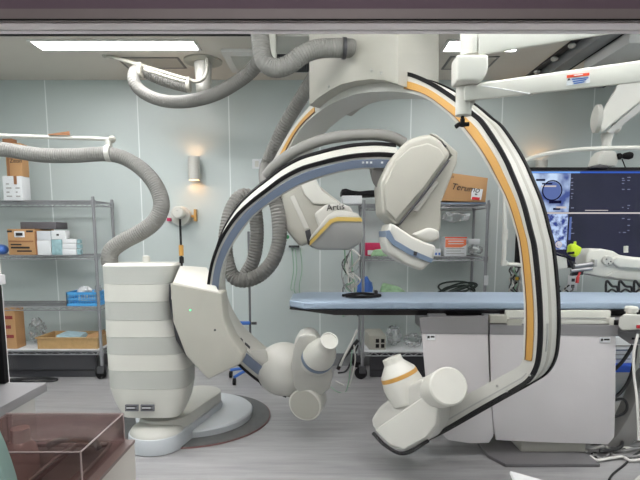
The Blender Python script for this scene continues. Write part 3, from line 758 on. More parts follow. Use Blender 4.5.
track(oA, iA, nA, 0, 1, -.008, .012, TA-.035, TA+.004, 'rear_track', BLACK, cA)
for s in ((.885, .9), (.905, .915), (.92, .93), (.945, .955), (.965, .975)):
    band(oA, iA, nA, s[0]-.09, s[1]-.09, .97, 1.02, .03, .05, 'slot', DARK, cA)
# print on the inlay near the top end
for px in (362, 366, 370, 381): MB().prism([PA(px, 161.5, -.008), PA(px+2.2, 161.5, -.008), PA(px+2.2, 163.4, -.008), PA(px, 163.4, -.008)], nA*.002).build('print_mark', PAPER, cA)
# cable cover lying on the arc
cov = [PA(x, y, TA+.015) for x, y in ((266, 177), (274, 167.5), (287, 157), (300, 149.5), (314, 143.5), (328, 139.5), (342, 137), (356, 135.7), (372, 135.2), (386, 136.5), (396, 139.5), (404, 144))]
MB().tube([c_ + V((0, 0, .004)) for c_ in cov], .028, 16, rib=.05, pitch=.012).build('cable_cover', HOSE, ST_)
# x-ray tube assembly
tu = MB().sphere(PA(284, 369, .06), (.172, .14, .168), 32).build('tube_housing', CREAM, ST_)
MB().hull([PA(x, y, o) for o in (-.0, .14) for x, y in ((250, 350), (266, 349), (270, 367), (254, 365))]).bevel(.012, 2).build('yoke', WHITE, tu)
MB().hull([PA(x, y, o) for o in (.02, .15) for x, y in ((262, 372), (274, 366), (296, 392), (290, 398), (272, 389))]).bevel(.012, 2).build('arc_bracket', TAN, tu)
body = [(294, 345), (299, 336), (307, 333), (315, 335), (323, 346), (331, 362), (333, 376), (330, 389), (320, 396.5), (303, 396), (294, 388), (291, 368)]
MB().prism([PA(x, y, -.10) for x, y in body], (0, .20, 0)).bevel(.03, 4, 20).build('head_shell', CREAM, ST_)
c0, c1 = PA(313, 394, .02), PA(304.7, 405.2, -.13)
MB().lathe(c0, c1-c0, [(0, .085), (.05, .103), ((c1-c0).length-.006, .103), ((c1-c0).length, .097)], 40).build('end_cap', WHITE, ST_)
MB().lathe(c1, c1-c0, [(.0, .092), (.003, .09)], 40).build('end_disc', TAN, ST_)
c0, c1 = PA(316.5, 359, -.07), PA(329.5, 340.5, -.20)
L = (c1-c0).length
co = MB().lathe(c0, c1-c0, [(-.03, .092), (.0, .096), (.03, .096)], 40).lathe(c0, c1-c0, [(.05, .095), (L*.38, .088), (L*.74, .05), (L*.76, .048), (L, .048), (L, .043), (L-.004, .04)], 40).build('collimator', WHITE, ST_)
MB().lathe(c0, c1-c0, [(.022, .0975), (.055, .097)], 40).build('blue_band', BLUEBAND, co)
# flat detector
YAD = 2.45
hs = [(408, 139), (421, 135), (431, 133.5), (441, 140), (452, 154), (430, 187), (397, 226), (383, 214), (380.5, 182), (391, 158)]
de = MB().prism([W(x, y, YAD - .17) for x, y in hs], (0, .30, 0)).bevel(.035, 4, 15).build('detector_housing', TAN, ST_)
pan = [(411, 147), (428, 143), (440, 148), (446, 158), (425, 187), (396, 220), (386, 210), (385, 184), (396, 160)]
MB().prism([W(x, y, YAD - .180) for x, y in pan], (0, .04, 0)).bevel(.009, 4, 15).build('front_cover', TAN, de)
sd = [(430, 133), (437, 134.5), (458, 152), (457, 163), (441, 203), (441, 228), (434, 240), (418, 240), (405, 233), (398, 226), (424, 192), (452, 156), (441, 142)]
MB().prism([W(x, y, YAD - .14) for x, y in sd], (0, .28, 0)).bevel(.016, 3, 15).build('side_cover', GREYP if False else TAN, de)
MB().tube([W(449, 160, YAD - .172), W(424, 194, YAD - .172), W(399, 225, YAD - .172)], .005, 8, smooth=False).build('seam', DARK, de)
MB().prism([W(x, y, YAD - .158) for x, y in ((435, 180), (439, 182), (418, 212), (413, 210))], (0, .03, 0)).bevel(.006, 2).build('grip_bar', CREAM, de)
MB().prism([W(x, y, YAD - .157) for x, y in ((441, 142), (447, 146), (444, 149), (440, 146))], (0, .02, 0)).build('latch', DARK, de)
hd = [(390, 222), (399, 227), (412, 236), (425, 242), (437, 246), (434, 260), (422, 271.5), (404, 264), (389, 254), (385.5, 240)]
hh = MB().prism([W(x, y, YAD - .19) for x, y in hd], (0, .28, 0)).bevel(.02, 3, 15).build('detector_plate', CREAM, ST_)
st = [(386.3, 231), (389.5, 230), (395, 240), (412, 250), (433.5, 259), (431, 263), (410, 255), (393, 245), (386.5, 238)]
MB().prism([W(x, y, YAD - .196) for x, y in st], (0, .29, 0)).build('blue_band', BLUEBAND, hh)
MB().prism([W(x, y, YAD - .1985) for x, y in ((414, 251), (417.5, 252), (416.5, 256), (413.5, 255))], (0, .01, 0)).build('latch', DARK, hh)
cn = [(420, 231), (430, 227), (440, 231), (440, 240), (430, 243), (418, 239), (412, 234)]
MB().prism([W(x, y, YAD - .165) for x, y in cn], (0, .24, 0)).bevel(.02, 3, 15).build('rotation_joint', CREAM, ST_)
MB().lathe(PA(384.5, 168, .12), nA, [(0, .075), (.12, .075)], 24).build('pivot_disc', mat('pivot_grey', (110, 108, 106), .5), ST_)
# big hose into the column
hp = [W(x, y, Y) for x, y, Y in ((-22, 148, 2.95), (5, 149.7, 2.95), (25, 153, 2.95), (47, 155.6, 2.95), (75, 155.6, 2.95), (109, 154.2, 2.95), (130, 161, 2.95), (147, 174, 2.94), (158, 190, 2.93), (161.5, 206, 2.92), (155, 221, 2.92), (141, 232, 2.92), (124, 241, 2.92), (112, 250, 2.92), (109.5, 259, 2.92), (111, 268, 2.92))]
MB().tube(hp, lambda u: .042 if u < .5 else .042+.006*min(1, (u-.5)/.2), 20, rib=.06, pitch=.013).build('cable_hose', HOSE, ST_)

# rod that carries the hose, hung from the ceiling beyond the left edge of the window
hb = thing('hose_boom', 'white rod with a clamp carrying the big grey hose at left', 'boom', (-2.25, 2.95, CEIL))
a, b_ = W(-60, 133.5, 2.95), W(112, 139.3, 2.95)
MB().cyl(a, b_, .011, n=12).build('rod', CREAM, hb)
MB().sphere(b_, .021, 14).build('end_knob', TAN, hb)
MB().lathe(W(109, 153.5, 2.95) - V((.014, 0, 0)), RT, [(0, .047), (.028, .047)], 24).box(W(109, 144, 2.95), (.028, .03, .06)).build('clamp', CREAM, hb)
MB().cyl(a + V((0, 0, -.03)), (a.x, a.y, CEIL), .024, n=14).build('drop_tube', CREAM, hb)
p = W(59, 138, 2.95)
tag(MB().hull([W(48, 135.0, 2.93), W(70, 135.4, 2.93), W(69.5, 131.0, 2.93), W(48, 134.2, 2.93), W(49, 135.0, 3.0), W(70, 135.4, 3.0), W(69, 131.8, 3.0)]).build('cardboard_wedge', CARDD), 'brown cardboard wedge resting on the white hose rod', 'cardboard')

# hand rod with orange band standing on the carriage
t = thing('brake_rod', 'upright black rod with orange band on top of the carriage', 'rod', W(181.6, 265, 2.85))
a, b_ = W(180, 219, 2.85), W(181.8, 266, 2.85)
MB().cyl(b_, a, .0065, n=10).build('rod', BLACK, t)
MB().cyl(b_.lerp(a, .22), b_.lerp(a, .45), .0135, n=12).build('orange_band', ORANGE, t)
MB().cyl(b_.lerp(a, .06), b_.lerp(a, .20), .0125, n=12).build('socket', BLACK, t)

# ------------------------------------------------------------------ ceiling mounted lateral C-arm
aL = math.radians(45)
nL = V((-math.sin(aL), -math.cos(aL), 0)); eL = V((math.cos(aL), -math.sin(aL), 0))
PL = Plane(W(530, 250, 2.10), nL); TL = .20
pc = PL(360, 60, .1)
LT = thing('ceiling_c_arm', 'ceiling mounted x-ray C-arm with amber inlay arching over the table', 'x-ray machine', (pc.x, pc.y, CEIL))
outL = [(262, 181), (272, 162.3), (290, 131), (310, 106), (330, 91), (358, 78.5), (385, 73), (407, 73), (430, 82), (455, 98), (471, 111.5), (482, 121), (497, 143), (506, 159), (511, 170), (523, 200), (531, 230), (535.5, 250), (539.5, 290), (541, 320), (540.5, 345), (537.5, 366), (529, 381), (515, 390.5), (500, 399), (475, 413), (450, 427.5), (428, 440), (405, 452)]
inL = [(276, 186), (282, 164), (297, 134), (312, 117.5), (332, 103.5), (357, 94), (385, 91.5), (404, 92.5), (425, 98), (447, 114), (458, 125), (468, 137.5), (478, 151), (485, 162), (490.5, 172), (505, 200), (515, 230), (519, 250), (523, 290), (524, 315), (523.2, 344), (522, 361.5), (517, 367.3), (503, 375), (490, 382), (468, 394), (447, 406), (425, 417.5), (402, 430)]
oL, iL = ring_pair(PL, outL, inL, 141)
# keep outer / inner stations matched pointwise
oL = resample(smooth_path([PL(*p) for p in outL], 5), None, step=1e9) if False else smooth_path([PL(*p) for p in outL], 5)
iL = smooth_path([PL(*p) for p in inL], 5)
cL = band(oL, iL, nL, 0, 1, 0, 1, 0, TL, 'c_arc', CREAM, LT)
DAMB = mat('dark_amber', (110, 78, 50), .5)
for s0_, s1_ in ((.03, .118), (.25, .748)):
    band(oL, iL, nL, s0_, s1_, .41, .80, -.006, .001, 'amber_inlay', ORANGE, cL)
    band(oL, iL, nL, s0_, s1_, .79, .83, -.009, .001, 'inlay_edge', DAMB, cL)
track(oL, iL, nL, .25, 1, -.005, .014, -.003, .012, 'front_track', BLACK, cL)
track(oL, iL, nL, .2, 1, -.008, .012, TL-.024, TL+.003, 'rear_track', BLACK, cL)
band(oL, iL, nL, .26, .80, -.015, .05, .085, .115, 'track_groove', TAN, cL)
band(oL, iL, nL, .785, .95, .35, .42, -.003, .001, 'seam', GREYP, cL)
for px, py in ((530, 375), (507, 391), (497, 386)): MB().cyl(PL(px, py, .002), PL(px, py, -.004), .006, n=10).build('screw', GREYP, cL)
for (q0, q1) in (((542.5, 333), (545, 352)),):
    s = .735
    band(oL, iL, nL, .69, .735, -.04, .05, .06, .075, 'slot', GREYP, cL)
# ceiling block
blkp = [(309, -18), (309, 106), (318, 98), (330, 90), (341, 84.5), (356, 81), (371, 79.3), (385, 80.5), (398, 84.5), (398, -18)]
bl = MB().prism([PL(x, y, -.08) for x, y in blkp], -nL*.36).bevel(.006, 2, 40).build('carriage_block', TAN, LT)
for px, py in ((381, 73), (371.5, 70.5), (329, 86.5)): MB().cyl(PL(px, py, -.079), PL(px, py, -.084), .006, n=10).build('screw', GREYP, bl)
zt = PL(309, -18, -.08).z
MB().box((pc.x, pc.y, (zt+CEIL)/2), (.55, .5, CEIL-zt-.002)).build('ceiling_carriage', GREYP, LT)
# hoses of the lateral arm
def hose(pts, r, parent, m=HOSE, name='cable_hose', pitch=.013, rib=.06):
    return MB().tube(pts, r, 18, rib=rib, pitch=pitch).build(name, m, parent)
hose([PL(324, 62, .2), PL(311, 82, .23), PL(300, 100, .25), PL(287, 121, .25), PL(276, 143, .25), PL(266, 168, .24), W(268, 188, 3.2), W(276, 203, 3.16), W(279, 222, 3.14), W(279, 242, 3.12), W(272, 262, 3.1), W(258, 276, 3.1), W(243, 280.5, 3.1), W(232, 275, 3.12), W(226, 256, 3.14), W(226, 234, 3.18), W(231, 211, 3.22), W(240, 197, 3.26), W(250, 197, 3.3), W(255, 210, 3.33), W(257, 235, 3.35), W(254, 258, 3.36), W(246, 274, 3.38)], .048, LT, rib=.12, pitch=.020)
# hose into the block from the ceiling
hz = [W(258, 5, 2.62), W(259.5, 25, 2.62), W(260.5, 42, 2.62), W(264, 60, 2.62), W(274, 68, 2.62), W(288, 65, 2.62), W(303, 54.5, 2.62), W(318, 49, 2.64), W(338, 48, 2.66), W(352, 48.5, 2.72)]
hose(hz, .047, LT)
MB().lathe(W(344.5, 48.3, 2.665), V((1, .12, 0)), [(-.012, .052), (.006, .052)], 28).build('hose_collar', DARK, LT)
# lateral x-ray tube
tb_ = [(372, 426), (371, 419), (378, 408), (392, 396), (421, 378), (431, 390), (440, 408), (438, 426), (428, 440), (404, 452), (388, 447)]
hb_ = MB().prism([PL(x, y, -.10) for x, y in tb_], -nL*.28).bevel(.03, 4, 15).build('tube_housing', CREAM, LT)
fp = [(374, 430), (402, 411), (430, 391.5), (438, 406), (436, 425), (426, 438), (404, 450), (389, 445)]
MB().prism([PL(x, y, -.112) for x, y in fp], -nL*.05).bevel(.012, 3, 15).build('front_cover', WHITE, hb_)
MB().tube([PL(373, 433, -.10), PL(386, 446, -.10), PL(404, 453.5, -.10), PL(428, 441, -.10)], .010, 8).build('bumper', BLACK, hb_)
c0, c1 = PL(432, 393, .03), PL(449, 386, -.16)
L = (c1-c0).length
MB().lathe(c0, c1-c0, [(0, .082), (.03, .087), (L-.008, .087), (L, .080), (L+.001, .05)], 40).build('end_cap', WHITE, LT)
c0, c1 = PL(405, 389, -.03), PL(391.5, 357.5, -.06)
L = (c1-c0).length
co = MB().lathe(c0, c1-c0, [(-.06, .095), (.03, .105), (L*.5, .094), (L*.55, .092), (L*.82, .054), (L*.84, .052), (L, .050), (L, .044), (L-.004, .04)], 40).build('collimator', WHITE, LT)
MB().lathe(c0, c1-c0, [(L*.38, .0985), (L*.50, .096)], 40).build('amber_band', ORANGE, co)
# lateral detector
YLD = 3.22
ho = [(281, 186), (300, 181), (318, 184), (332, 196), (343, 204), (341, 216), (330, 222), (318, 240), (300, 247), (287, 232), (280, 212)]
dh = MB().prism([W(x, y, YLD - .08) for x, y in ho], (0, .34, 0)).bevel(.03, 4, 15).build('detector_housing', TAN, LT)
nk = [(298, 178), (316, 179), (322, 191), (338, 202), (330, 205), (313, 204), (304, 194)]
MB().prism([W(x, y, YLD - .10) for x, y in nk], (0, .06, 0)).bevel(.012, 3, 15).build('neck', WHITE, LT)
MB().prism([W(x, y, YLD - .085) for x, y in ((290, 197), (294, 195), (309, 228), (305, 230))], (0, .02, 0)).bevel(.004, 2).build('grip_bar', CREAM, dh)
MB().prism([W(x, y, YLD - .09) for x, y in ((305, 231), (310, 229), (313, 244), (308, 245))], (0, .02, 0)).bevel(.004, 2).build('latch', DARK, dh)
MB().cyl(W(287.5, 237, YLD - .05), W(287.5, 237, YLD - .09), .012, n=14).build('green_dot', mat('green_dot', (40, 140, 80), .4), dh)
jt = [(314, 214), (326, 204), (338, 202), (350, 206), (355, 216), (345, 224), (320, 230)]
MB().prism([W(x, y, YLD - .12) for x, y in jt], (0, .2, 0)).bevel(.02, 3, 15).build('rotation_joint', CREAM, LT)
dp = [(309, 246), (312, 240), (330, 216), (338, 211.5), (357, 214), (362.5, 222), (364, 236), (361, 243), (350, 250), (318, 250)]
dd = MB().prism([W(x, y, YLD - .16) for x, y in dp], (0, .30, 0)).bevel(.016, 3, 15).build('detector_plate', GREYP, LT)
rim = [(309, 241), (311, 236), (328, 215), (337, 210), (357, 213), (361, 218), (336, 217.5), (330, 220)]
MB().prism([W(x, y, YLD - .167) for x, y in rim], (0, .3, 0)).bevel(.004, 2, 15).build('detector_rim', WHITE, dd)
gb = [(309.5, 246), (310, 241), (330, 219.5), (337, 217), (361, 217.5), (362.5, 221.5), (337, 221.2), (332, 223)]
MB().prism([W(x, y, YLD - .169) for x, y in gb], (0, .3, 0)).build('gold_band', GOLD, dd)
p = W(335.5, 207.2, YLD - .1255); text('Artis', .056, p, RT + UP*.10, UP, INK, LT, thick=.001)

# ------------------------------------------------------------------ left ceiling hose hanger
cH = W(203, 60, 4.0)
yh = Gz(203, 60.5, CEIL).y
cx = Gz(203, 60.5, CEIL).x
HH = thing('hose_hanger', 'ceiling mounted white hose hanger with a looped grey corrugated hose', 'hose hanger', (cx, yh, CEIL))
MB().lathe((cx, yh, CEIL), (0, 0, -1), [(0, .155), (.012, .155), (.02, .09)], 36).build('ceiling_flange', TAN, HH)
MB().cyl((cx, yh, CEIL-.015), (cx, yh, CEIL-.30), .07, .058, n=24).build('drop_tube', CREAM, HH)
yp = yh - .12
MB().tube([W(207, 58, yp), W(207, 70, yp), W(204, 78, yp), W(197, 81.5, yp), W(188, 79.5, yp), W(160, 71, yp), W(130, 62, yp), W(105, 55, yp)], .014, 12).build('arm_tube', TAN, HH)
MB().sphere(W(104.5, 55, yp), .022, 12).build('end_knob', TAN, HH)
MB().tube([W(144, 69, yp-.03), W(165, 76, yp-.03), W(185, 82, yp-.03)], .012, 10).build('support_rod', TAN, HH)
for px, py in ((140.5, 66), (188.5, 81)):
    MB().lathe(W(px, py+5, yp) - V((.012, 0, 0)), RT, [(0, .05), (.024, .05)], 20).box(W(px, py, yp), (.026, .05, .05)).build('hose_clip', TAN, HH)
hose([W(188, 87, yp+.07), W(172, 83, yp+.07), W(155, 77, yp+.07), W(143, 71, yp+.05), W(136, 71, yp+.01), W(133.5, 78, yp-.03), W(137, 87, yp-.05), W(147, 95, yp-.08), W(162, 100.5, yp-.12), W(180, 102, yp-.2), W(198, 99.5, yp-.3), W(218, 93, yp-.42), W(237, 82, yp-.55), W(252, 70, yp-.65), W(262, 55, yp-.72), W(266, 35, yp-.78), W(266, 5, yp-.8)], .048, HH, rib=.11, pitch=.02)

# ceiling duct and short post above the hoses
a = W(272, 36, 3.5)
t = thing('ceiling_duct', 'pale boxed ceiling carriage beam behind the block hose', 'ceiling beam', (-.12, 3.6, CEIL))
MB().box2((-.36, 3.3, 2.50), (.25, 3.6, CEIL)).bevel(.012, 2).build('beam', CREAM, t)
p = W(268, 50, 3.2); MB().box2((p.x-.03, 3.2, W(268, 61, 3.2).z), (p.x+.05, 3.28, CEIL)).bevel(.012, 2).build('post', WHITE, t)

# ------------------------------------------------------------------ patient table
TZ, TF, TBK = .896, 2.78, 3.29
tl = W(288.5, 303, TF).x
PT = thing('patient_table', 'long patient table with pale blue mattress and grey lead drapes', 'examination table', (1.1, 3.0, 0))
TR = 2.45
def table_slab(z0, z1, x0, f, bk, tap):
    pts = [V((x0, f+tap, z0)), V((x0+tap*.8, f, z0)), V((TR, f, z0)), V((TR, bk, z0)), V((x0+tap*.8, bk, z0)), V((x0, bk-tap, z0))]
    return MB().prism(pts, (0, 0, z1-z0))
table_slab(TZ-.042, TZ, tl, TF, TBK, .10).bevel(.010, 3, 40).build('mattress', MATT, PT)
m = MB()
m.hull([V((tl-.0, TF+.09, TZ-.044)), V((tl+.07, TF-.005, TZ-.044)), V((TR, TF-.005, TZ-.044)), V((TR, TBK+.005, TZ-.044)), V((tl, TBK-.09, TZ-.044)),
        V((tl+.26, TF+.01, TZ-.075)), V((TR, TF+.01, TZ-.078)), V((TR, TBK-.01, TZ-.078)), V((tl+.26, TBK-.01, TZ-.075)), V((tl, TF+.1, TZ-.056)), V((tl, TBK-.1, TZ-.056))])
m.build('tabletop', CARBON, PT)
xr0 = W(505, 318, TF-.03).x
MB().box2((xr0, TF-.04, W(600, 324, TF-.03).z), (W(611, 318, TF-.04).x, TF-.012, W(600, 310.2, TF-.03).z)).bevel(.008, 2).build('side_rail', WHITE, PT)
MB().box2((xr0+.02, TF-.044, W(600, 318.6, TF-.04).z), (W(606, 318, TF-.04).x, TF-.039, W(600, 317.4, TF-.04).z)).build('rail_groove', GREYP, PT)
MB().box2((.62, TF+.02, TZ-.20), (2.3, TBK-.06, TZ-.079)).bevel(.01, 2).build('table_carriage', mat('carriage_grey', (150, 148, 150), .5), PT)
# rail clamps
for px in (437, 492):
    p = W(px, 316, TF-.03); MB().box((p.x, TF-.02, p.z), (.10, .04, .022)).bevel(.004, 2).build('rail_clamp', STEEL, PT)
p = W(498, 319, TF-.06); MB().box((p.x, TF-.05, p.z), (.09, .05, .045)).bevel(.006, 2).box((p.x+.09, TF-.05, p.z-.02), (.08, .03, .03)).build('accessory_clamp', TAN, PT)
# lead drapes
SY = TF-.06
def drape(poly, label_px, band_poly, seed):
    pts = [W(x, y, SY) for x, y in poly]
    d = MB().prism(pts, (0, .014, 0)); d.bevel(.004, 2)
    o = d.build('lead_drape', SKIRT, PT)
    MB().prism([W(x, y, SY-.004) for x, y in band_poly], (0, .02, 0)).build('top_band', SKIRTD, o)
    MB().prism([W(x, y, SY-.005) for x, y in label_px], (0, .004, 0)).build('label_plate', PAPER, o)
    a, b_ = W(label_px[0][0], label_px[0][1], SY-.007), W(label_px[2][0], label_px[2][1], SY-.007)
    MB().box2((a.x+.006, SY-.0075, (a.z+b_.z)/2-.006), (a.x+.018, SY-.005, (a.z+b_.z)/2+.008)).build('print_mark', INK, o)
    MB().box2((a.x+.024, SY-.0075, (a.z+b_.z)/2-.002), (b_.x-.006, SY-.005, (a.z+b_.z)/2+.007)).build('print_line', INK, o)
drape([(421.5, 330), (488, 333), (489, 370), (491, 400), (493.5, 436), (489, 443), (470, 443.5), (448, 440), (436, 428), (426, 380)], [(426.5, 334.5), (435.5, 334.5), (435.5, 340), (426.5, 340)], [(419.5, 318), (488, 316), (488, 334.5), (421.5, 333.5)], 1)
drape([(490, 333), (616, 335), (615.5, 400), (614.5, 437), (608, 444.5), (560, 443), (520, 441.5), (496, 440), (493, 420), (491, 380)], [(600, 337.5), (610.5, 337.5), (610.5, 342.5), (600, 342.5)], [(490, 324), (618, 325.5), (618, 336), (490, 334.5)], 2)
# control console on the rail
cp = W(626, 321, TF-.09)
cs = MB().hull([W(x, y, Y) for Y in (TF-.13, TF-.03) for x, y in ((619, 318), (624, 314), (648, 315), (654, 320), (654, 329), (622, 330.5), (618.5, 326))]).bevel(.008, 3).build('control_console', CREAM, PT)
q = W(631, 314, TF-.08)
MB().lathe(V((q.x, TF-.08, q.z)), UP, [(0, .026), (.012, .024), (.014, .033), (.034, .034), (.042, .028), (.045, .01)], 28).build('joystick_knob', WHITE, cs)
MB().box(W(638.5, 326.7, TF-.132), (.022, .008, .018)).bevel(.002, 1).build('red_button', mat('red_button', (170, 30, 40), .4), cs)
MB().cyl(W(614, 322.5, TF-.06), W(620, 322.5, TF-.06), .014, n=14).build('dial', BLACK, PT)
MB().hull([W(x, y, Y) for Y in (TF-.06, TF-.01) for x, y in ((609, 318), (615, 317), (615, 326.5), (609, 326.5))]).bevel(.006, 2).build('rail_bracket', WHITE, PT)
MB().hull([W(x, y, TF-.02+d) for d in (0, .05) for x, y in ((612, 331), (655, 332), (655, 344), (630, 344), (618, 336))]).bevel(.006, 2).build('console_mount', SKIRTD, PT)
for k in range(3): MB().box(W(633+k*3, 338.5, TF-.024), (.010, .008, .010)).build('mount_slot', BLACK, PT)
# pedestal and foot
MB().box2((W(521, 450, 2.76).x, 2.76, .022), (W(586, 450, 2.76).x, 3.15, .36)).bevel(.012, 2).build('pedestal', TAN, PT)
MB().box2((.75, 2.84, .10), (1.45, 3.12, TZ-.201)).build('pedestal_column', GREYP, PT)
ft = [Gz(x, y, .0) for x, y in ((509, 467.5), (600, 467.5), (598, 450))]
x0 = ft[0].x-.02; x1 = ft[1].x; yf = ft[0].y
MB().prism([V((x0, yf, .001)), V((x1, yf, .001)), V((x1, 3.3, .001)), V((x0-.06, 3.3, .001)), V((x0-.06, yf+.12, .001))], (0, 0, .02)).bevel(.004, 2, 40).build('foot_plate', PLATE, PT)
# curved cable column at the right
m = MB(); P = [(652, 372), (656, 400), (646, 430), (630, 447), (604, 447), (604, 444), (616, 437), (627, 420), (636, 400), (642, 384)]
m.prism([W(x, y, 2.86) for x, y in P], (0, .12, 0)).bevel(.01, 2, 40).build('cable_duct', mat('duct_grey', (128, 126, 124), .5), PT)
# things on the table
bt = thing('arm_strap', 'black folded strap lying on the left end of the blue mattress', 'strap', Gz(358, 295, TZ))
MB().tube([Gz(343, 295.5, TZ+.012), Gz(352, 294, TZ+.013), Gz(362, 293.5, TZ+.013), Gz(374, 294.5, TZ+.012), Gz(380, 295.5, TZ+.012), Gz(368, 296.6, TZ+.012), Gz(356, 296.6, TZ+.012), Gz(346, 296, TZ+.012)], .009, 8).build('strap', BLACK, bt)
MB().box(Gz(376, 293, TZ+.022), (.02, .05, .035)).bevel(.006, 2).build('buckle', DARK, bt)

# ------------------------------------------------------------------ display with its arm and guard tube
YD = 3.75
DS = thing('wall_display', 'large black display showing blue x-ray images, hung behind the arch', 'display', W(640, 165, YD))
xa = W(523, 170, YD).x; xb = xa + 1.45
zt_, zb_ = W(600, 167, YD).z, W(600, 268, YD).z
MB().box2((xa, YD, zb_), (xb, YD+.09, zt_)).bevel(.012, 2).build('casing', BLACK, DS)
sc = MB().box2((xa+.025, YD-.004, zb_+.025), (xb-.025, YD+.001, zt_-.022)).build('screen', screen_mat('navy_screen', (20, 20, 42), (30, 30, 54), 2.5, 1.0), DS)
def on_screen(name, x0, y0, x1, y1, m, d=.003):
    a = W(x0, y0, YD-.005); b_ = W(x1, y1, YD-.005)
    return MB().box2((a.x, YD-.004-d, b_.z), (b_.x, YD-.0042, a.z)).build(name, m, sc)
XR = screen_mat('xray_image', (60, 80, 150), (205, 226, 255), 6, 1.0)
XR2 = screen_mat('xray_thumbnail', (40, 60, 140), (200, 220, 255), 26, 1.0)
SBLUE = emat('screen_blue', (60, 100, 200), 1.0); SWH = emat('screen_white', (235, 225, 225), .8); SDK = emat('screen_dark', (24, 26, 58), 1.0); SMID = emat('screen_mid', (100, 118, 176), 1.0)
on_screen('title_bar', 528, 171.5, 580, 173.2, emat('screen_sky', (120, 170, 250), 1.0)); on_screen('title_bar', 580, 171.5, 700, 173.2, SBLUE)
on_screen('xray_image', 528, 173.4, 568.5, 212, XR)
on_screen('xray_image', 528, 214, 566, 249.5, XR2)
on_screen('divider_line', 545, 212.3, 700, 213.8, SWH)
def ring_on(cxp, cyp, r, t_, m, name='image_ring', d=.0085):
    c = W(cxp, cyp, YD-.005); n = 36
    k = YD/F
    mb = MB(); rings = []
    for i in range(n):
        a = 2*math.pi*i/n; v = V((math.cos(a), 0, math.sin(a)))
        rings.append([c + v*(r*k) + V((0, -.002, 0)), c + v*((r-t_)*k) + V((0, -.002, 0)), c + v*((r-t_)*k) + V((0, -d+.004, 0)), c + v*(r*k) + V((0, -d+.004, 0))])
    return mb.faces_from(rings, loop=True).build(name, m, sc)
ring_on(552, 190.5, 10, 1.2, SDK)
c = W(552, 190.5, YD-.0075); MB().lathe(c, TO, [(0, 8.6*YD/F), (.001, 8.6*YD/F)], 32).build('image_disc', SMID, sc)
for x0, y0, x1, y1 in ((549, 200.5, 561, 203.5), (536, 179, 545, 181), (553, 208, 560, 210), (542, 183, 552, 184.5)): on_screen('image_mark', x0, y0, x1, y1, SDK, .005)
for x0, y0, x1, y1 in ((541, 185.5, 556, 187), (556, 206.5, 566, 208.5)): on_screen('image_mark', x0, y0, x1, y1, emat('screen_pale', (220, 235, 255), 1.0) if False else SWH, .005)
ring_on(558.5, 244.5, 3.2, 1.2, SWH); ring_on(558.5, 244.5, 1.2, .8, SWH)
rnd = random.Random(3)
for x, ys in ((571, (178, 182, 185, 189, 193, 196, 198, 207.5, 222, 228, 233)), (622, (178, 180, 183, 189, 207, 218)), (627.5, (177, 180, 189, 205, 208, 219, 225, 230)), (619, (232,)), (623, (232,))):
    for y in ys: on_screen('readout', x, y, x + rnd.uniform(1, 3), y+.8, emat('screen_grey', (130, 134, 160), 1.0) if 'sg' not in MATS else MATS['sg'], .004)
on_screen('readout', 585, 210, 608, 210.7, SWH); on_screen('scale_line', 569.8, 217, 570.4, 240, SMID)
# guard tube
gt = [W(x, y, YD-.10) for x, y in ((700, 152), (670, 149), (640, 147.8), (610, 148.3), (580, 149.5), (556, 152.5), (535, 157), (518, 165), (508, 178), (505, 195), (504.5, 230), (504, 256))]
MB().tube(gt, .0155, 12).build('guard_tube', WHITE, DS)
MB().tube([W(504, 255, YD-.10), W(503.5, 262.5, YD-.10), W(506, 264, YD-.10), W(530, 265.5, YD-.10), W(560, 267, YD-.05), W(562, 267, YD+.03)], .0145, 12).build('guard_tube_foot', WHITE, DS)
MB().lathe(W(504.8, 240, YD-.10), UP, [(0, .021), (.075, .021)], 16).build('guard_collar', WHITE, DS)
MB().lathe(W(504, 265.5, YD-.10), UP, [(0, .024), (.035, .024)], 16).build('guard_elbow', WHITE, DS)
MB().tube([W(690, 151.5, YD-.10), W(692, 160, YD-.04), W(692, 172, YD+.02)], .0155, 10).build('guard_bracket', WHITE, DS)
# hub
hp_ = [(596, 166), (599, 156), (603, 150.5), (611, 149), (617, 152), (619, 160), (617, 166)]
MB().prism([W(x, y, YD-.02) for x, y in hp_], (0, .13, 0)).bevel(.018, 3, 15).build('hub', WHITE, DS)
MB().prism([W(x, y, YD-.03) for x, y in ((590, 168), (593, 165.5), (600, 164), (608, 165.5), (609, 168))], (0, .1, 0)).bevel(.006, 2).build('hub_base', DARK, DS)
MB().lathe(W(606, 150, YD+.04), UP, [(0, .03), (.035, .034), (.045, .03), (.09, .04), (.115, .042), (.12, .03)], 24).build('swivel', CREAM, DS)
MB().lathe(W(618, 156.5, YD-.02), V((1, 0, .08)), [(0, .022), (.015, .024), (.03, .012), (.045, .022), (.08, .028), (.10, .022), (.11, .006)], 20).build('grip', BLACK, DS)
MB().tube([W(622, 159, YD-.02), W(624, 164, YD-.02), W(625.5, 168, YD)], .004, 6).build('grip_cable', BLACK, DS)
bm_ = [(600, 117), (617, 86), (632, 74), (660, 48), (690, 48), (660, 82), (640, 100), (601, 133.5)]
MB().hull([W(x, y, YD-.04+d) for d in (0, .16) for x, y in ((600, 115), (618, 84), (672, 42), (680, 70), (601, 133))]).bevel(.012, 3, 20).build('display_arm', WHITE, DS)
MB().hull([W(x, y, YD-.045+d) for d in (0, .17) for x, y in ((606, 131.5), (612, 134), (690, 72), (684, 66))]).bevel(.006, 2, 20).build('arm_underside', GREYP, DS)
MB().lathe(W(596, 119, YD+.04), V((1, -.25, 0)), [(-.02, .07), (-.008, .098), (.02, .10), (.03, .08)], 32).build('arm_pivot', CREAM, DS)
MB().sphere(W(616, 128, YD+.02), (.03, .05, .04), 18).build('elbow_cover', CREAM, DS)
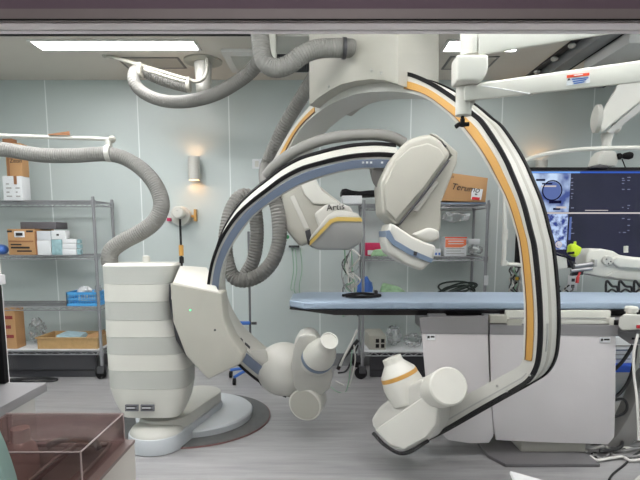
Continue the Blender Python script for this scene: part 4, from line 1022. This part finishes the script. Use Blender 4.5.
p = W(690, 45, YD+.04); MB().cyl((p.x-.05, YD+.04, p.z-.15), (p.x-.05, YD+.04, CEIL-.09), .06, n=24).build('drop_column', CREAM, DS)
# ceiling carriage between the rails
a = W(592, 48, 3.72)
MB().box2((2.02, 3.45, CEIL-.17), (2.9, 4.02, CEIL-.091)).bevel(.01, 2).build('ceiling_carriage', mat('carriage_light', (180, 180, 178), .5), DS)

# ------------------------------------------------------------------ contrast injector behind the table
YI = 3.36
IJ = thing('contrast_injector', 'white contrast injector head over the table before the display', 'injector', W(620, 285, YI))
P = [(586.5, 262), (587, 254), (590.5, 249.2), (602, 248.6), (614, 251), (620, 255), (634, 257), (660, 259), (660, 284), (640, 282.5), (615, 280), (600, 277), (580, 273.5), (585, 268)]
ib = MB().prism([W(x, y, YI) for x, y in P], (0, .16, 0)).bevel(.016, 3, 12).build('housing', WHITE, IJ)
MB().prism([W(x, y, YI-.012) for x, y in ((607, 276), (614, 272), (626, 271), (660, 274), (660, 281), (640, 280.5), (615, 278.5))], (0, .02, 0)).bevel(.005, 2, 12).build('lower_cover', CREAM, ib)
c = W(606.5, 260.5, YI)
MB().lathe(c, TO, [(-.01, .034), (.02, .034), (.026, .028)], 24).build('dial', CREAM, ib)
for dx, dz in ((-.015, .01), (.014, -.006), (0, -.018)): MB().sphere(c + V((dx, -.027, dz)), .005, 8).build('dial_button', DARK, ib)
MB().prism([W(x, y, YI-.03) for x, y in ((613, 259), (618, 256.5), (660, 261), (660, 270), (620, 268), (614, 264))], (0, .05, 0)).bevel(.014, 3, 12).build('side_arm', WHITE, ib)
MB().cyl(W(626, 252.5, YI+.05), W(626, 246, YI+.05), .014, n=14).build('top_knob', WHITE, ib)
MB().cyl(W(574, 266.5, YI-.02), W(595, 264, YI-.02), .017, n=16).cyl(W(571, 271, YI-.03), W(592, 268.5, YI-.03), .012, n=14).build('syringe', STEEL, IJ)
MB().box(W(594, 263, YI-.02), (.02, .05, .05)).bevel(.006, 2).build('syringe_clamp', GREYP, IJ)
MB().prism([W(x, y, YI-.01) for x, y in ((556, 252), (570, 258.5), (575, 270), (572, 276), (583, 275), (584, 271), (576, 263), (566, 255))], (0, .04, 0)).bevel(.004, 2).build('bracket_arm', DARK, IJ)
MB().prism([W(x, y, YI-.01) for x, y in ((555, 255), (567, 258), (568, 268), (561, 269.5), (555, 270))], (0, .08, 0)).bevel(.008, 2).build('bracket_plate', CREAM, IJ)
MB().prism([W(x, y, YI-.05) for x, y in ((570.5, 253), (571.5, 245.5), (575, 243.5), (582.5, 248), (580.5, 254), (576, 257.5))], (0, .06, 0)).bevel(.01, 3).build('lime_cap', LIME, IJ)
MB().cyl(W(575, 241.5, YI-.02), W(575, 245, YI-.02), .008, n=10).build('lime_tip', LIME, IJ)
MB().cyl(W(568, 253.3, YI-.06), W(574, 252.6, YI-.06), .008, n=10).build('lever', BLACK, IJ)
MB().tube([W(580, 272, YI-.03), W(578, 277, YI-.03), W(577, 283, YI-.03)], lambda u: .008 if u < .5 else .011, 8).build('red_tag', mat('red_tag', (180, 50, 50), .5), IJ)
# pole to the floor, hidden by the table
MB().cyl((W(650, 280, YI).x, YI+.08, .05), (W(650, 280, YI).x, YI+.08, W(650, 280, YI).z), .025, n=16).build('pole', CREAM, IJ)
MB().lathe((W(650, 280, YI).x, YI+.08, 0), UP, [(0, .15), (.04, .14), (.05, .04)], 28).build('base', CREAM, IJ)
# dark tubing frames on the far side of the table below the injector
t = thing('tubing_loops', 'black tube loops standing on far edge of the table below injector', 'tubing', W(620, 293, 3.3))
for x0, x1 in ((606, 618), (619, 632), (634, 646)):
    MB().tube([W(x0, 293.3, 3.27), W(x0, 284, 3.27), W(x0+1.5, 281, 3.27), W((x0+x1)/2, 286, 3.27), W(x1-1, 287, 3.27), W(x1, 292, 3.27)], .008, 8).build('loop', CABB, t)
    MB().tube([W(x0+1, 292.6, 3.26), W((x0+x1)/2, 289.5, 3.26), W(x1-1, 292.5, 3.26)], .007, 8).build('loop', CABB, t)
# wall socket and cables beyond the arch, seen under the injector
p = W(572, 283, BACK)
t = thing('wall_socket', 'white wall socket with dangling plugs right of the arch', 'socket', (p.x, BACK, p.z))
MB().box((p.x, BACK-.008, p.z), (.09, .016, .15)).bevel(.004, 2).build('plate', PAPER, t)
for z in (.03, -.03): MB().box((p.x, BACK-.018, p.z+z), (.03, .006, .03)).build('outlet', DARK, t)
t = thing('hanging_cables', 'bundle of thin cables with yellow plug hanging inside the arch', 'cables', W(516, 270, 4.6))
rnd = random.Random(5)
for i in range(8):
    x = 513 + rnd.uniform(-2, 7); pts = [W(x + rnd.uniform(-3, 3), 264 + k*5 + rnd.uniform(-1, 1), 4.55 + rnd.uniform(-.06, .06)) for k in range(8)]
    MB().tube(pts, rnd.uniform(.005, .009), 6, per=4).build('cable', (CABB, CABW, CABR, CABB, CABG2, CABB, CABR, CABW)[i], t)
MB().cyl(W(517, 277, 4.5), W(517, 280, 4.5), .014, n=10).build('plug', mat('yellow', (220, 180, 60), .5), t)
t = thing('hanging_cables', 'bundle of dark cables with yellow plugs between arch and red tag', 'cables', W(565, 288, 4.5))
for i in range(5):
    pts = [W(558 + i*3 + rnd.uniform(-3, 3), 286 + k*3 + rnd.uniform(-1, 1), 4.5) for k in range(6)]
    MB().tube(pts, .007, 6, per=4).build('cable', (CABB, CABG, CABW, CABB, CABR)[i], t)

# ------------------------------------------------------------------ trolley and cables at the right, behind the drape
YTt = 3.7
x0, x1 = W(612, 370, YTt).x, W(700, 370, YTt).x
t = thing('trolley', 'trolley with a blue shelf behind the right lead drape', 'trolley', ((x0+x1)/2, YTt+.2, 0))
zs = W(625, 368, YTt).z
MB().box2((x0, YTt, zs-.035), (x1, YTt+.45, zs+.02)).bevel(.006, 2).build('shelf', mat('royal_blue', (50, 95, 205), .5), t)
for x in (x0+.03, x1-.03):
    for y in (YTt+.04, YTt+.41):
        MB().cyl((x, y, .08), (x, y, zs-.03), .015, n=10).build('leg', DARK, t); MB().cyl((x-.012, y, .042), (x+.012, y, .042), .04, n=14).build('caster', BLACK, t)
for i, (xo, w_, h) in enumerate(((.03, .16, .2), (.21, .14, .17), (.37, .16, .21))):
    b_ = thing('supply_box', 'white paper box on the blue trolley shelf, %s' % ('nearest the drape', 'second from the drape', 'furthest from the drape')[i], 'box', (x0+xo+w_/2, YTt+.2, zs+.021), 'white boxes on the blue trolley')
    MB().box2((x0+xo, YTt+.06, zs+.021), (x0+xo+w_, YTt+.3, zs+.021+h)).bevel(.004, 2).build('body', PAPER, b_)
    for k in range(4): MB().box2((x0+xo+.015, YTt+.0565, zs+.05+k*.035), (x0+xo+w_-.02, YTt+.0595, zs+.06+k*.035)).build('print_line', (GREYP, GREYP, BLUEBAND, GREYP)[k], b_)
YC = 2.80
for i, (pts, r, m_, lab) in enumerate((
    ([W(633, 345, YC), W(629, 352, YC), W(622, 362, YC), W(612, 372, YC+.02)], .010, CABB, 'black cable looping from the console behind the right drape, upper one'),
    ([W(636, 345, YC+.03), W(634, 362, YC+.03), W(629, 380, YC+.03), W(619, 394, YC+.03), W(606, 402, YC+.02)], .010, CABB, 'black cable looping from the console behind the right drape, longer one'),
    ([W(638, 334, 2.63), W(634, 352, 2.62), W(634, 375, 2.62), W(637, 400, 2.6), W(639, 440, 2.58)], .007, CABW, 'white cable hanging straight down at the right edge'),
    ([W(608, 402, YC+.04), W(622, 399, YC+.04), W(627, 405, YC+.04), W(624, 413, YC+.04), W(608, 419, YC+.04)], .008, CABB, 'black cable ring at the right edge of the lead drape'),
    ([Gz(606, 440, .04), Gz(619, 437, .04), Gz(622, 445, .04), Gz(613, 450, .036), Gz(600, 451, .036)], .011, CABB, 'thick black cable curling around the lower right drape corner'))):
    cable(pts, r, m_, lab, name='console_cable', group='cables behind the right drape')
rnd = random.Random(9)
cols = [CABB, CABW, CABR, CABB, CABW, CABR, CABB, CABR, CABW, CABB]
desc = ['topmost', 'second', 'third', 'fourth', 'fifth', 'sixth', 'seventh', 'eighth', 'ninth', 'lowest']
for i in range(10):
    y0 = 438 + i*2.6
    pts = [Gz(586 + rnd.uniform(-4, 8) + k*10, y0 + rnd.uniform(-3, 3) - (k*1.2 if i % 3 == 0 else 0), .008+.004*(i % 3)) for k in range(8)]
    cable(pts, rnd.uniform(.005, .009), cols[i], '%s cable on the floor right of the table foot, %s from the drape' % (('black', 'white', 'grey')[[CABB, CABW, CABR].index(cols[i])], desc[i]), name='floor_cable', group='cables on the floor by the table')
m = MB()
for i in range(12):
    pts = [Gz(607 + rnd.uniform(-3, 3) + k*5.0, 427 + rnd.uniform(-7, 7), .012 + .01*(i % 5)) for k in range(8)]
    m.tube(pts, rnd.uniform(.005, .008), 8)
hp = tag(m.build('cable_tangle', mat('tangle_grey', (150, 148, 146), .5, var=.7, scale=9)), 'tangled heap of thin cables behind the lower right drape corner', 'cables')
hp['kind'] = 'stuff'
cable([Gz(609, 480, .006), Gz(613, 474, .006), Gz(624, 465, .006), Gz(633, 456, .006), Gz(646, 448, .006)], .006, CABB, 'thin black cable running diagonally on the floor at lower right', name='floor_cable')

# ------------------------------------------------------------------ white ceiling boom in front of the arch
YBm = 1.72
BM = thing('ceiling_boom', 'white jointed ceiling boom with a red warning label, at upper right', 'boom', (1.5, YBm, CEIL))
MB().cyl(W(471.5, 34, YBm+.01), W(471.5, 56, YBm+.01), .036, n=28).build('upper_shaft', WHITE, BM)
z20 = W(471, 20, YBm); MB().lathe(W(471.5, 35, YBm+.01), UP, [(0, .036), (.05, .036), (.055, .03)], 28).build('shaft_cap', WHITE, BM)
MB().box(W(474.5, 45, YBm-.028), (.014, .012, .05)).bevel(.003, 2).build('latch', CREAM, BM)
MB().hull([W(x, y, YBm-.035+d) for d in (0, .08) for x, y in ((478, 20), (478, 56), (487, 51.5), (592, 36.5), (640, 29), (640, 8))]).bevel(.010, 3, 20).build('upper_arm', WHITE, BM)
jb = [(457, 54), (489, 54), (489, 68), (486, 76), (481, 82), (456.5, 82)]
MB().prism([W(x, y, YBm-.05) for x, y in jb], (0, .075, 0)).bevel(.026, 5, 20).build('elbow', WHITE, BM)
MB().lathe(W(463.2, 115.5, YBm+.01), UP, [(-.002, .02), (0, .026), (.118, .027)], 28).build('lower_shaft', WHITE, BM)
MB().lathe(W(463.2, 83, YBm+.01), UP, [(0, .0275), (.006, .0275)], 28).build('shaft_seam', DARK, BM)
MB().hull([W(x, y, YBm-.028+d) for d in (0, .07) for x, y in ((464, 85), (464, 101.5), (475, 100), (700, 76), (700, 52), (480, 84))]).bevel(.008, 3, 20).build('lower_arm', WHITE, BM)
MB().hull([W(x, y, YBm-.01+d) for d in (0, .03) for x, y in ((466, 101), (476, 100), (468, 114), (466, 113))]).bevel(.003, 2, 20).build('gusset', CREAM, BM)
MB().cyl(W(531, 95.3, YBm-.0), W(531, 93.5, YBm-.0), .008, n=12).build('set_screw', TAN, BM)
MB().tube([W(482, 86, YBm-.033), W(505, 89.5, YBm-.033), W(530, 94, YBm-.033)], .0018, 6).build('thin_cord', PAPER, BM)
P0 = [W(x, y, YBm-.0295) for x, y in ((566.5, 75.6), (590, 72.9), (590, 82.6), (566.5, 85.6))]
lb = MB().prism(P0, (0, .004, 0)).build('warning_label', PAPER, BM)
MB().prism([W(x, y, YBm-.031) for x, y in ((567, 75.2), (589.5, 72.6), (589.5, 75.3), (567, 78))], (0, .003, 0)).build('red_band', mat('label_red', (232, 78, 40), .5), lb)
rx = (P0[1]-P0[0]).normalized()
MB().prism([W(x, y, YBm-.0325) for x, y in ((574, 74.9), (583, 73.8), (583, 74.8), (574, 75.9))], (0, .002, 0)).build('print_line', PAPER, lb)
for k in range(3): MB().prism([W(x, y + k*2.1, YBm-.031) for x, y in ((572+k, 79.0), (588.5-2*k, 77.0), (588.5-2*k, 77.9), (572+k, 79.9))], (0, .003, 0)).build('print_line', BLUED, lb)
MB().prism([W(x, y, YBm-.031) for x, y in ((567.6, 80.5), (570.5, 80.1), (569, 77.8))], (0, .003, 0)).build('warning_triangle', INK, lb)
MB().cyl(W(462.5, 116, YBm+.01), W(462.5, 121, YBm+.01), .006, n=10).build('knob_stem', BLACK, BM)
k_ = W(462.3, 125, YBm+.01)
MB().tube([k_ + V((-.022, 0, -.006)), k_ + V((-.01, 0, .002)), k_, k_ + V((.01, 0, .002)), k_ + V((.022, 0, .003))], .0075, 10).cyl(k_ + V((0, 0, -.004)), k_ + V((0, 0, .02)), .008, n=12).build('wing_knob', BLACK, BM)
MB().cyl((1.12, YBm+.005, W(640, 20, YBm).z-.02), (1.12, YBm+.005, CEIL), .045, n=28).build('ceiling_column', WHITE, BM)
MB().lathe((1.12, YBm+.005, CEIL), (0, 0, -1), [(0, .12), (.03, .12), (.05, .05)], 32).build('ceiling_flange', WHITE, BM)

# ------------------------------------------------------------------ control room desk and what stands on it
t = thing('desk', 'control desk under the observation window, below the picture', 'desk', (0, .75, 0))
MB().box2((-.95, .60, .65), (1.0, 1.12, .68)).bevel(.004, 2).build('desk_top', mat('desk_white', (222, 220, 220), .5), t)
for x in (-.9, .95):
    for y in (.66, 1.05): MB().box((x, y, .325), (.05, .05, .65)).build('leg', DARK, t)
# grey flat-topped cabinet at the left
za = .922
xr_ = W(47, 382, 1.158).x
t = thing('cabinet', 'flat topped pale grey cabinet at left, in front of the window jamb', 'cabinet', (-1.1, .6, 0))
MB().box2((-1.6, .64, za-.022), (xr_, 1.158, za)).bevel(.003, 2).build('cabinet_top', COUNTER, t)
MB().box2((-1.58, .66, 0), (-.97, 1.15, za-.022)).build('body', GREYP, t)
MB().box2((-1.56, .654, .1), (-1.0, .66, za-.06)).build('door', COUNTER, t)
MB().box2((xr_-.01, .96, .682), (xr_-.004, 1.11, za-.022)).build('support_panel', GREYP, t)
# black upright panel with a white cap
t = thing('monitor', 'black upright panel with white cap, cut off by the left edge', 'monitor', V((-.85, 1.148, .922)))
a = W(1.5, 320, 1.145)
MB().box2((-.99, 1.14, za+.001), (a.x, 1.156, W(3, 285, 1.14).z)).bevel(.002, 2).build('screen_panel', BLACK, t)
MB().box2((-.99, 1.135, W(3, 285, 1.14).z), (a.x+.008, 1.160, W(3, 275, 1.14).z)).bevel(.003, 2).build('cap', PAPER, t)
# smoked box
bx0, bx1 = -.605, -.380; by0, by1 = .66, .93
zt, zr = .928, .872
BX = thing('storage_box', 'white box with a smoked transparent lid in the lower left foreground', 'box', ((bx0+bx1)/2, (by0+by1)/2, .681))
m = MB()
m.box2((bx0-.006, by0-.01, .681), (bx1+.016, by0+.004, zr-.006)); m.box2((bx0-.006, by1-.004, .681), (bx1+.016, by1+.008, zr-.006))
m.box2((bx0-.006, by0, .681), (bx0+.006, by1, zr-.006)); m.box2((bx1-.002, by0, .681), (bx1+.016, by1, zr-.006)); m.box2((bx0, by0, .681), (bx1, by1, .69))
m.build('body', WHITE, BX)
m = MB()
m.box2((bx0-.007, by0-.011, zr-.006), (bx1+.017, by0+.012, zr)); m.box2((bx0-.007, by1-.014, zr-.006), (bx1+.017, by1+.009, zr)); m.box2((bx0-.007, by0+.012, zr-.006), (bx0+.012, by1-.014, zr)); m.box2((bx1-.02, by0+.012, zr-.006), (bx1+.017, by1-.014, zr))
m.box2((bx1-.10, by0+.012, zr-.006), (bx1-.085, by1-.014, zr))
m.build('rim', PURPLEB, BX)
MB().box2((bx1-.085, by0+.02, zr-.06), (bx1-.02, by1-.02, zr-.05)).bevel(.003, 2).build('inner_tray', INNERG, BX)
m = MB(); zc = zr+.003; q0, q1, w0, w1 = bx1-.088, bx1-.017, by0+.016, by1-.016
m.tube([V((q0+.02, w1, zc)), V((q1-.02, w1, zc)), V((q1, w1-.02, zc)), V((q1, w0+.02, zc)), V((q1-.02, w0, zc)), V((q0+.02, w0, zc)), V((q0, w0+.02, zc)), V((q0, w1-.02, zc))], .0028, 8, closed=True).build('tray_edge', TAN, BX)
MB().box2((bx0+.02, by0+.02, .69), (bx1-.105, by1-.02, .70)).build('box_bottom', INNERG, BX)
# lid as a shell: top, front, right, left, back
th = .003
m = MB()
lf = .757
m.box2((bx0, lf, zt-th), (bx1, by1, zt)); m.box2((bx0, lf, zr), (bx1, lf+th, zt-th)); m.box2((bx0, by1-th, zr), (bx1, by1, zt-th)); m.box2((bx0, lf+th, zr), (bx0+th, by1-th, zt-th)); m.box2((bx1-th, lf+th, zr), (bx1, by1-th, zt-th))
ld = m.build('lid', SMOKE, BX)
lidfront = .0
EDG = mat('lid_edge', (190, 178, 176), .2)
m = MB(); r = .0016
for p_, q_ in (((bx0, by1, zt), (bx1, by1, zt)), ((bx1, by1, zt), (bx1, lf, zt)), ((bx0, lf, zt), (bx1, lf, zt)), ((bx1, lf, zt), (bx1, lf, zr)), ((bx1, by1, zt), (bx1, by1, zr))): m.cyl(p_, q_, r, n=6)
m.build('lid_edge', EDG, ld)
# middle step of the lid where its top bends down
# contents
bc = V((-.553, .885, .701)); 
BT = thing('bottle', 'cloudy bottle with dark label standing inside the smoked box', 'bottle', bc)
MB().lathe(bc, UP, [(0, .026), (.005, .028), (.165, .028), (.182, .024), (.192, .016), (.216, .016), (.217, .012)], 28).build('body', BOTTLE, BT)
MB().lathe(bc + V((0, 0, .04)), UP, [(0, .0285), (.075, .0285)], 28, cap=False).build('label_wrap', INK, BT)
MB().box((bc.x+.018, bc.y-.0245, .775), (.014, .003, .05), rz=.65).build('paper_label', PAPER, BT)
tag(MB().tube([V((-.50, .875, .885)), V((-.48, .885, .893)), V((-.45, .887, .893)), V((-.42, .885, .893)), V((-.405, .875, .882))], .006, 8).build('box_handle', INK), 'dark curved handle seen through the smoked lid', 'handle')
# teal chair in front of the desk
CH = thing('chair', 'teal plastic chair, its rounded back edge at the lower left corner', 'chair', (-.66, .34, 0))
YQ = .53
o_ = [(-90, 470), (-60, 420), (-30, 403), (-12, 409), (0, 424), (8, 441), (14, 458), (19, 474), (24, 500), (28, 540), (20, 580), (-90, 580)]
MB().prism([W(x, y, YQ) for x, y in o_], (0, -.025, 0)).bevel(.008, 3, 50).build('backrest', TEAL, CH)
zz = W(0, 580, YQ).z
MB().box2((-.88, .06, .42), (-.42, .49, .46)).bevel(.02, 3).build('seat', TEAL, CH)
MB().box2((-.70, .48, .43), (-.62, .50, zz+.06)).build('back_support', DARK, CH)
MB().cyl((-.65, .3, .09), (-.65, .3, .42), .025, n=16).build('post', STEEL, CH)
for k in range(5):
    an = k*2*math.pi/5; e = V((-.65+.24*math.cos(an), .3+.24*math.sin(an), .085))
    l = MB().tube([V((-.65, .3, .1)), e], .018, 8, smooth=False).build('leg', DARK, CH)
    MB().cyl(e + V((-.012, 0, -.055)), e + V((.012, 0, -.055)), .029, n=14).build('caster', BLACK, l)
# tilted card and rounded device at the lower right
P = [W(510.5, 471, .98), W(545, 480.5, .94), W(552, 500, .80), W(522, 500, .80)]
t = thing('desk_card', 'white tilted card whose corner pokes in at the bottom edge', 'card', (P[0].x+.03, .9, .681))
MB().prism(P, (0, .004, -.006)).build('card', PAPER, t)
MB().hull([V((P[0].x+.02, .93, .681)), V((P[1].x, .93, .681)), V((P[0].x+.02, .99, .681)), V((P[1].x, .99, .681)), V((P[0].x+.02, .955, .735)), V((P[1].x, .95, .72))]).build('stand', CREAM, t)
p = W(640, 478, .93)
t = thing('desk_phone', 'white rounded device at the lower right corner', 'device', (p.x+.02, .9, .681))
MB().hull([V((p.x+.03+.075*math.cos(a)*s, .87+.085*math.sin(a)*s, z)) for a in [k*math.pi/12 for k in range(24)] for s, z in ((1, .681), (1, .77), (.85, .80), (.5, .82))]).build('shell', WHITE, t)

# ------------------------------------------------------------------ camera, world, colour
cam = bpy.data.cameras.new('camera'); co_ = bpy.data.objects.new('camera', cam); COL.objects.link(co_)
co_.location = EYE; co_.rotation_euler = (math.pi/2 - TH, 0, 0)
cam.sensor_width = 36; cam.lens = F/640*36; cam.shift_y = 57/640; cam.clip_start = .03
scn.camera = co_
wd = bpy.data.worlds.new('world'); scn.world = wd; wd.use_nodes = True
wd.node_tree.nodes['Background'].inputs[0].default_value = (.05, .05, .055, 1)
vs = scn.view_settings
vs.view_transform = 'Standard'; vs.look = 'None'; vs.gamma = 1; vs.use_curve_mapping = False; vs.exposure = -0.12
scn.cycles.max_bounces = 10; scn.cycles.transparent_max_bounces = 16
